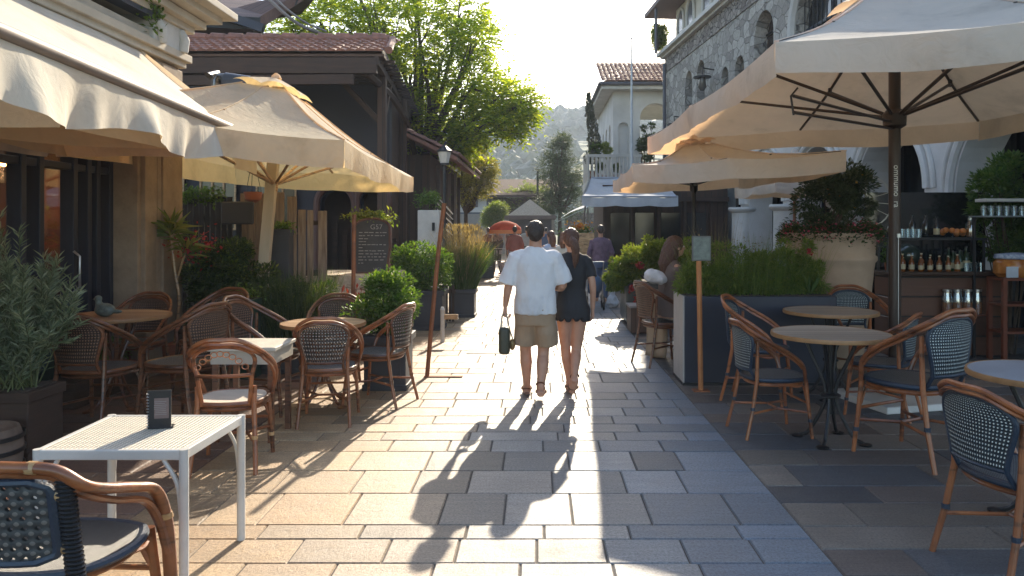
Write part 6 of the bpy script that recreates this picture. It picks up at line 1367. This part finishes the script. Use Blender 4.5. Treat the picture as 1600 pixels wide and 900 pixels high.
# ---- man in white shirt
def finish(t, loc, rz=0, s=1.): t.location = loc; t.rotation_euler = (0, 0, rz); t.scale = (s, s, s)
t = thing('person', 'man in white t-shirt and khaki shorts walking away with a dark bag', 'person')
b = MB(); ringloft(b, [(.78, 0, 0, .14, .09), (.9, 0, 0, .15, .09), (1.05, 0, 0, .14, .08), (1.25, 0, 0, .15, .08), (1.36, 0, -.01, .12, .065), (1.43, 0, -.01, .06, .055)])
b.tube([(0, -.012, 1.38), (0, .0, 1.46), (0, .01, 1.54)], [.066, .060, .058], 12); hq = head(b, (0, .02, 1.585), 1.0)
limb(b, [(-.18, 0, 1.33), (-.25, -.01, 1.10), (-.285, .04, .90)], [.045, .042, .027]); limb(b, [(.18, 0, 1.33), (.255, .0, 1.09), (.17, .22, 1.05)], [.045, .044, .028])
hand(b, (-.287, .045, .885), (-.05, .1, -1), -1, 1.25, 1.05, (1, .1, 0)); hand(b, (.165, .23, 1.05), (-.9, .5, 0), 1, .6, 1., (0, -.3, -1))
limb(b, [(-.095, 0, .82), (-.095, .13, .47), (-.090, .15, .34), (-.087, .21, .20), (-.085, .25, .10)], [.085, .054, .059, .043, .036]); limb(b, [(.095, 0, .82), (.075, .04, .46), (.068, -.01, .35), (.058, -.04, .23), (.05, -.06, .15)], [.085, .055, .060, .044, .036])
foot(b, (-.085, .25, .085), (-.09, .40, .035)); foot(b, (.05, -.06, .13), (.055, .065, .045))
o = b.build('body', skin, t); remesh(o, .0065, 7)
b = MB(); ringloft(b, [(.825, 0, 0, .203, .145), (.9, 0, 0, .20, .142), (1.05, 0, 0, .192, .135), (1.2, 0, 0, .202, .135), (1.3, 0, -.005, .205, .125), (1.375, 0, -.01, .175, .105), (1.42, 0, -.012, .11, .08), (1.45, 0, -.01, .078, .068)])
for s, e in ((-1, (-.268, -.01, 1.10)), (1, (.272, .0, 1.11))): b.tube([(s*.10, -.01, 1.365), (s*.185, -.005, 1.335), (s*.232, -.005, 1.22), e], [.070, .082, .082, .086], 16); b.ball((s*.165, -.005, 1.345), .076, 14)
o = b.build('t_shirt', white_cloth, t); remesh(o, .009, 2, wrk(.020, 8, 3))
b = MB(); ringloft(b, [(.72, 0, 0, .185, .125), (.80, 0, 0, .195, .135), (.88, 0, 0, .190, .135)])
b.tube([(-.085, 0, .78), (-.10, .05, .65), (-.108, .075, .53)], [.105, .108, .110], 16); b.tube([(.085, 0, .78), (.10, .0, .65), (.105, .03, .53)], [.105, .108, .108], 16)
o = b.build('shorts', mat('khaki_cotton', (.36, .25, .16), .85, ns=5, bump=.15), t); remesh(o, .009, 2, wrk(.010, 10, 8))
b = MB(); M_ = None; b.ball((0, -.0, 1.615), (.083, .095, .090), 18); b.ball((0, -.045, 1.585), (.076, .062, .085), 14); o = b.build('hair', hair_d, t); remesh(o, .007, 2, wrk(.005, 60, 1))
b = MB(); [b.ball(hq(s*.03, .078, .005), (.012, .008, .009), 10) for s in (-1, 1)]; b.build('eyes', eye_m, t, True)
sandal(t, (-.085, .25, .085), (-.09, .40, .035), wood_dk); sandal(t, (.05, -.06, .13), (.055, .065, .045), wood_dk)
finish(t, (-.02, 7.25, 0))
# bag
hp = V((-.02-.293, 7.25+.06, .80)); t = thing('hand_bag', 'dark olive bag with looped handle hanging from the man left hand', 'bag', hp-V((0, 0, .42)))
b = MB(); b.box(hp+V((.0, 0, -.23)), (.105, .26, .26)); o = b.build('bag_body', mat('olive_leather', (.05, .05, .03), .45, ns=8, bump=.3), t, True, bevel=.035, seg=4)
for s in (-1, 1): b = MB(); b.tube(arcpts([hp+V((s*.035, -.07, -.10)), hp+V((s*.022, -.045, -.0)), hp+V((.0, 0, .03)), hp+V((s*.022, .045, 0)), hp+V((s*.035, .07, -.10))]), .007, 6); b.build('handle', mat('pale_strap', (.42, .36, .28), .6), t, True)
b = MB(); b.ball(hp+V((.075, -.05, -.27)), (.03, .05, .055), 12); b.tube([hp+V((.05, -.1, -.12)), hp+V((.075, -.08, -.2)), hp+V((.075, -.05, -.25))], .006, 5); b.build('tag', mat('brass_tag', (.35, .24, .10), .4, metal=.6), t, True)
# ---- woman in black
t = thing('person', 'woman with ponytail in short black dress walking beside the man in white', 'person')
b = MB(); ringloft(b, [(.76, 0, 0, .13, .10), (.84, 0, 0, .145, .10), (1.02, 0, 0, .10, .075), (1.2, 0, 0, .115, .08), (1.32, 0, -.005, .105, .065), (1.375, 0, -.01, .05, .045)])
b.tube([(0, -.01, 1.33), (0, .0, 1.41), (-.005, .012, 1.48)], [.050, .046, .046], 12); hq = head(b, (-.01, .02, 1.515), .95, .25, -.08)
limb(b, [(-.15, 0, 1.31), (-.20, .02, 1.10), (-.15, .20, 1.07)], [.04, .034, .024]); limb(b, [(.15, 0, 1.31), (.20, -.03, 1.07), (.205, .03, .84)], [.042, .035, .023])
hand(b, (.205, .032, .83), (.0, .12, -1), 1, .5, .92, (-1, 0, 0)); hand(b, (-.15, .21, 1.07), (-.9, .4, 0), -1, .8, .9, (0, .2, -1))
limb(b, [(-.075, 0, .80), (-.06, .06, .45), (-.048, .065, .34), (-.032, .09, .21), (-.02, .10, .10)], [.085, .049, .052, .038, .030]); limb(b, [(.075, 0, .80), (.045, .02, .45), (.036, -.05, .37), (.024, -.12, .28), (.015, -.16, .20)], [.085, .050, .053, .040, .031])
foot(b, (-.02, .10, .085), (-.01, .23, .03)); foot(b, (.015, -.16, .17), (.0, -.10, .05))
o = b.build('body', skin, t); remesh(o, .0065, 7)
b = MB(); n_ = 48; rows = [(.76, .175, .135), (.84, .178, .135), (.95, .15, .115), (1.04, .132, .102), (1.15, .142, .110), (1.26, .152, .108), (1.33, .14, .092), (1.375, .09, .068), (1.395, .06, .056)]
ringloft(b, [(z, 0, 0, x, y) for z, x, y in rows], 32)
for s, e in ((-1, (-.195, .02, 1.16)), (1, (.19, -.02, 1.15))): b.tube([(s*.08, 0, 1.32), (s*.15, 0, 1.305), (s*.175, 0, 1.22), e], [.052, .059, .055, .054], 14); b.ball((s*.135, 0, 1.315), .055, 12)
for k in range(12): a = 2*pi*(k+.5)/12; b.ball((.155*cos(a), .115*sin(a), .755), (.035, .03, .035), 8)   # scalloped hem
o = b.build('dress', mat('black_cotton', (.012, .013, .018), .75, ns=8), t); remesh(o, .008, 2, wrk(.009, 10, 5))
b = MB(); b.ball((-.01, -.005, 1.545), (.082, .09, .088), 18); b.ball((-.008, -.05, 1.515), (.07, .05, .075), 14); b.ball((-.006, -.10, 1.53), (.022, .022, .022), 10)
b.tube(arcpts([(-.006, -.10, 1.53), (.015, -.145, 1.48), (.03, -.135, 1.40), (.028, -.125, 1.31), (.02, -.12, 1.24)], 4), [.022, .03, .036, .040, .042, .043, .043, .042, .04, .038, .035, .031, .027, .022, .016, .011, .006], 10)
o = b.build('hair', hair_b, t); remesh(o, .0065, 1, wrk(.006, 45, 2))
b = MB(); [b.ball(hq(s*.03, .078, .005), (.012, .008, .009), 10) for s in (-1, 1)]; b.build('eyes', eye_m, t, True)
shoe = mat('brown_shoe', (.16, .08, .05), .5)
sandal(t, (-.02, .10, .085), (-.01, .23, .03), shoe); sandal(t, (.015, -.16, .17), (.0, -.10, .05), shoe)
finish(t, (.335, 7.5, 0))
# ---- generic standing figure
def walker(label, loc, rz, Hk, top, bottom, hair, long_hair=False, skirt=False, step=.12, vox=.014, sleeves=True, arm=None, seed=0):
    t = thing('person', label, 'person'); b = MB(); hips = .80
    b.tube([(0, 0, 1.36), (0, .005, 1.52)], [.055, .052], 10); hq = head(b, (0, .02, 1.56), .97)
    arm = arm or ((-.25, -.02, 1.08), (-.24, .06, .86), (.25, -.02, 1.08), (.24, .08, .86))
    ringloft(b, [(.76, 0, 0, .13, .10), (1.0, 0, 0, .14, .10), (1.3, 0, 0, .15, .09), (1.38, 0, 0, .07, .05)], 16)
    limb(b, [(-.17, 0, 1.33), arm[0], arm[1]], [.045, .036, .024]); limb(b, [(.17, 0, 1.33), arm[2], arm[3]], [.045, .036, .024])
    hand(b, arm[1], (0, .1, -1), -1, .5, 1., (1, 0, 0)); hand(b, arm[3], (0, .1, -1), 1, .5, 1., (-1, 0, 0))
    lf, rf = step, -step
    limb(b, [(-.085, 0, .8), (-.085, .03+lf*.5, .46), (-.08, lf, .09)], [.08, .052, .035]); limb(b, [(.085, 0, .8), (.085, .03+rf*.3, .46), (.08, rf, .09)], [.08, .052, .035])
    foot(b, (-.08, lf, .085), (-.08, lf+.15, .03)); foot(b, (.08, rf, .085), (.08, rf+.15, .03)); o = b.build('body', skin, t); remesh(o, vox*.7, 2)
    b = MB(); ringloft(b, [(.86 if not skirt else .80, 0, 0, .185, .13), (1.05, 0, 0, .175, .12), (1.22, 0, 0, .185, .12), (1.33, 0, 0, .17, .10), (1.40, 0, 0, .08, .065)], 20)
    for s, k in ((-1, 0), (1, 2)): e = V(arm[k]); w_ = V(arm[k+1]); b.tube([(s*.10, 0, 1.335), (s*.18, 0, 1.30), e, e.lerp(w_, .75 if sleeves else .05)], [.06, .062, .056, .05], 12)
    o = b.build('shirt', top, t); remesh(o, vox, 2, wrk(.010, 9, seed))
    b = MB(); ringloft(b, [(.74, 0, 0, .155, .12), (.88, 0, 0, .172, .125)], 18)
    if skirt: ringloft(b, [(.45, 0, .02, .24, .2), (.8, 0, 0, .17, .13)], 18)
    else:
        b.tube([(-.085, 0, .78), (-.088, .03+lf*.5, .46), (-.082, lf, .09)], [.092, .075, .062], 12); b.tube([(.085, 0, .78), (.088, .03+rf*.3, .46), (.082, rf, .09)], [.092, .075, .062], 12)
    o = b.build('skirt' if skirt else 'trousers', bottom, t); remesh(o, vox, 2, wrk(.008, 9, seed+4))
    b = MB(); b.ball((0, -.0, 1.59), (.084, .095, .088), 14); b.ball((0, -.045, 1.56), (.075, .06, .08), 12)
    if long_hair: b.tube([(0, -.06, 1.56), (0, -.075, 1.45), (0, -.09, 1.33)], [.075, .08, .05], 12, ell=.9)
    o = b.build('hair', hair, t); remesh(o, vox*.8, 1, wrk(.006, 40, 1))
    finish(t, loc, rz, Hk); return t
walker('man in purple-grey shirt and blue jeans standing in the street beyond the couple', (1.37, 16.7, 0), .1, 1.0, mat('plum_shirt', (.16, .10, .15), .8, ns=14, col2=(.10, .06, .09)), mat('denim', (.06, .09, .16), .8, ns=8), hair_d, step=.06, seed=3)
walker('woman with loose brown hair and pale blue top seen between the walking couple', (.26, 15.0, 0), .5, .93, mat('pale_blue_top', (.50, .56, .66), .8, ns=20, col2=(.30, .36, .50)), mat('grey_trousers', (.14, .14, .16), .8), hair_b, True, seed=4)
walker('second woman with auburn hair, close behind the first between the walking couple', (.50, 14.6, 0), -.3, .92, mat('cream_top', (.62, .56, .46), .8), mat('navy_trousers', (.04, .05, .09), .8), mat('auburn_hair', (.20, .08, .04), .45), True, seed=5)
walker('distant person in white trousers and pale top beside the red parasol', (-.72, 24.3, 0), .0, .98, mat('red_top', (.42, .12, .08), .8), mat('white_trousers', (.55, .53, .52), .8), hair_d, seed=6, vox=.02)
walker('distant person in dark clothes at the left under the red parasol', (-1.35, 25.8, 0), .9, .95, mat('dark_top', (.05, .04, .05), .8), mat('dark_trousers', (.05, .045, .05), .8), hair_d, seed=7, vox=.02)
walker('far person in pale clothes in front of the kiosk', (-.45, 30.5, 0), 0, .98, mat('pale_shirt', (.50, .47, .45), .8), mat('dark_trousers', (.05, .045, .05), .8), hair_d, seed=8, vox=.025)
walker('far person in dark red top left of the kiosk in front of the stone arch', (-1.9, 29.5, 0), .3, .95, mat('maroon_top', (.22, .05, .05), .8), mat('white_trousers', (.55, .53, .52), .8), hair_b, seed=11, vox=.025)
walker('far person in blue jacket right of the kiosk, farthest down the street', (.35, 32, 0), 0, .95, mat('blue_jacket', (.10, .14, .26), .8), mat('dark_trousers', (.05, .045, .05), .8), hair_d, seed=9, vox=.025)
# pushchair
t = thing('pushchair', 'small blue pushchair with round wheels left of the man in the purple-grey shirt', 'pushchair', (1.2, 15.2, 0)); b = MB(); b.ball((1.12, 15.2, .48), (.16, .22, .22), 14); o = b.build('seat_shell', mat('blue_fabric', (.06, .12, .22), .8), t, True); b = MB()
for x in (.98, 1.28): b.tube([(x, 15.0, .15), (x, 15.1, .5), (x, 14.9, .95)], .012, 6); b.tube([(x, 15.1, .4), (x, 15.45, .15)], .012, 6)
b.tube([(.98, 14.9, .95), (1.28, 14.9, .95)], .015, 6); b.build('frame', steel, t)
for x in (.97, 1.29):
    for y in (15.0, 15.45): b = MB(); b.tube([(x, y+cos(q_)*.13, .145+sin(q_)*.13) for q_ in [k*pi/8 for k in range(16)]], .016, 6, closed=True); b.tube([(x-.015, y, .145), (x+.015, y, .145)], .03, 8); b.build('wheel', black, t, True)
t = thing('white_bag', 'crumpled white carrier bag on the ground by the dark trough', 'bag', (1.55, 15.6, 0)); b = MB(); b.lathe([(.09, 0), (.13, .08), (.10, .18), (.04, .25), (.06, .32)], (1.52, 15.6, 0), 18); o = b.build('bag', mat('white_plastic', (.65, .66, .68), .4), t); remesh(o, .015, 1, wrk(.03, 12, 1))
# ---- seated woman
t = thing('person', 'woman with long brown hair sitting beyond the navy planter, reading a paper', 'person')
b = MB(); ringloft(b, [(.50, 0, 0, .17, .13), (.62, 0, 0, .17, .12), (.78, 0, .0, .13, .10), (.95, 0, .01, .15, .10), (1.07, 0, .015, .14, .085), (1.12, 0, .02, .06, .05)], 20)
b.tube([(0, .02, 1.08), (0, .05, 1.22)], [.048, .046], 10); hq = head(b, (0, .07, 1.27), .95)
limb(b, [(-.15, .01, 1.05), (-.20, .10, .86), (-.10, .32, .94)], [.042, .036, .024]); limb(b, [(.15, .01, 1.05), (.20, .10, .86), (.10, .32, .94)], [.042, .036, .024])
hand(b, (-.10, .33, .945), (.2, 1, .15), -1, .8, .95, (0, 0, 1)); hand(b, (.10, .33, .945), (-.2, 1, .15), 1, .8, .95, (0, 0, 1))
limb(b, [(-.09, 0, .58), (-.10, .40, .60), (-.10, .40, .10)], [.085, .055, .035]); limb(b, [(.09, 0, .58), (.10, .38, .60), (.10, .30, .10)], [.085, .055, .035])
foot(b, (-.10, .40, .09), (-.10, .55, .03)); foot(b, (.10, .30, .09), (.10, .45, .03)); o = b.build('body', skin, t); remesh(o, .008, 2)
b = MB(); ringloft(b, [(.52, 0, 0, .18, .14), (.64, 0, 0, .175, .13), (.80, 0, 0, .15, .12), (.95, 0, .01, .165, .115), (1.06, 0, .01, .155, .095), (1.13, 0, .02, .075, .06)], 24)
for s in (-1, 1): b.tube([(s*.09, .01, 1.05), (s*.16, .01, 1.03), (s*.20, .09, .87), (s*.12, .28, .93)], [.055, .058, .052, .04], 12)
o = b.build('jacket', mat('taupe_jacket', (.17, .12, .10), .85, ns=8), t); remesh(o, .01, 2, wrk(.010, 9, 2))
b = MB(); b.tube([(-.09, 0, .58), (-.10, .40, .60), (-.10, .41, .12)], [.10, .078, .068], 12); b.tube([(.09, 0, .58), (.10, .38, .60), (.10, .31, .12)], [.10, .078, .068], 12); b.ball((-.1, .4, .6), .075, 10); b.ball((.1, .38, .6), .075, 10)
o = b.build('trousers', mat('rust_trousers', (.26, .07, .03), .8, ns=6), t); remesh(o, .01, 2, wrk(.008, 9, 2))
b = MB(); b.ball((0, .045, 1.30), (.092, .10, .10), 16); b.tube([(0, .02, 1.30), (0, -.01, 1.20), (0, -.05, 1.08), (0, -.06, .98)], [.085, .098, .09, .05], 14, ell=1.); o = b.build('hair', hair_b, t); remesh(o, .008, 1, wrk(.008, 40, 2))
b = MB(); [b.ball(hq(s*.03, .078, .005), (.012, .008, .009), 10) for s in (-1, 1)]; b.build('eyes', eye_m, t, True)
finish(t, (1.60, 9.25, 0), -pi/2+.25, 1.1)
t = thing('paper_sheet', 'open white paper held by the seated woman', 'paper', (2.02, 9.1, 1.08)); b = MB(); b.grid(lambda u, v: V((1.90+.14*v, 9.05+.26*u+.01*sin(v*4), 1.03+.19*v+.02*sin(u*3))), 6, 6); b.build('sheet', mat('white_paper', (.7, .7, .68), .7), t, True, solid=.002)
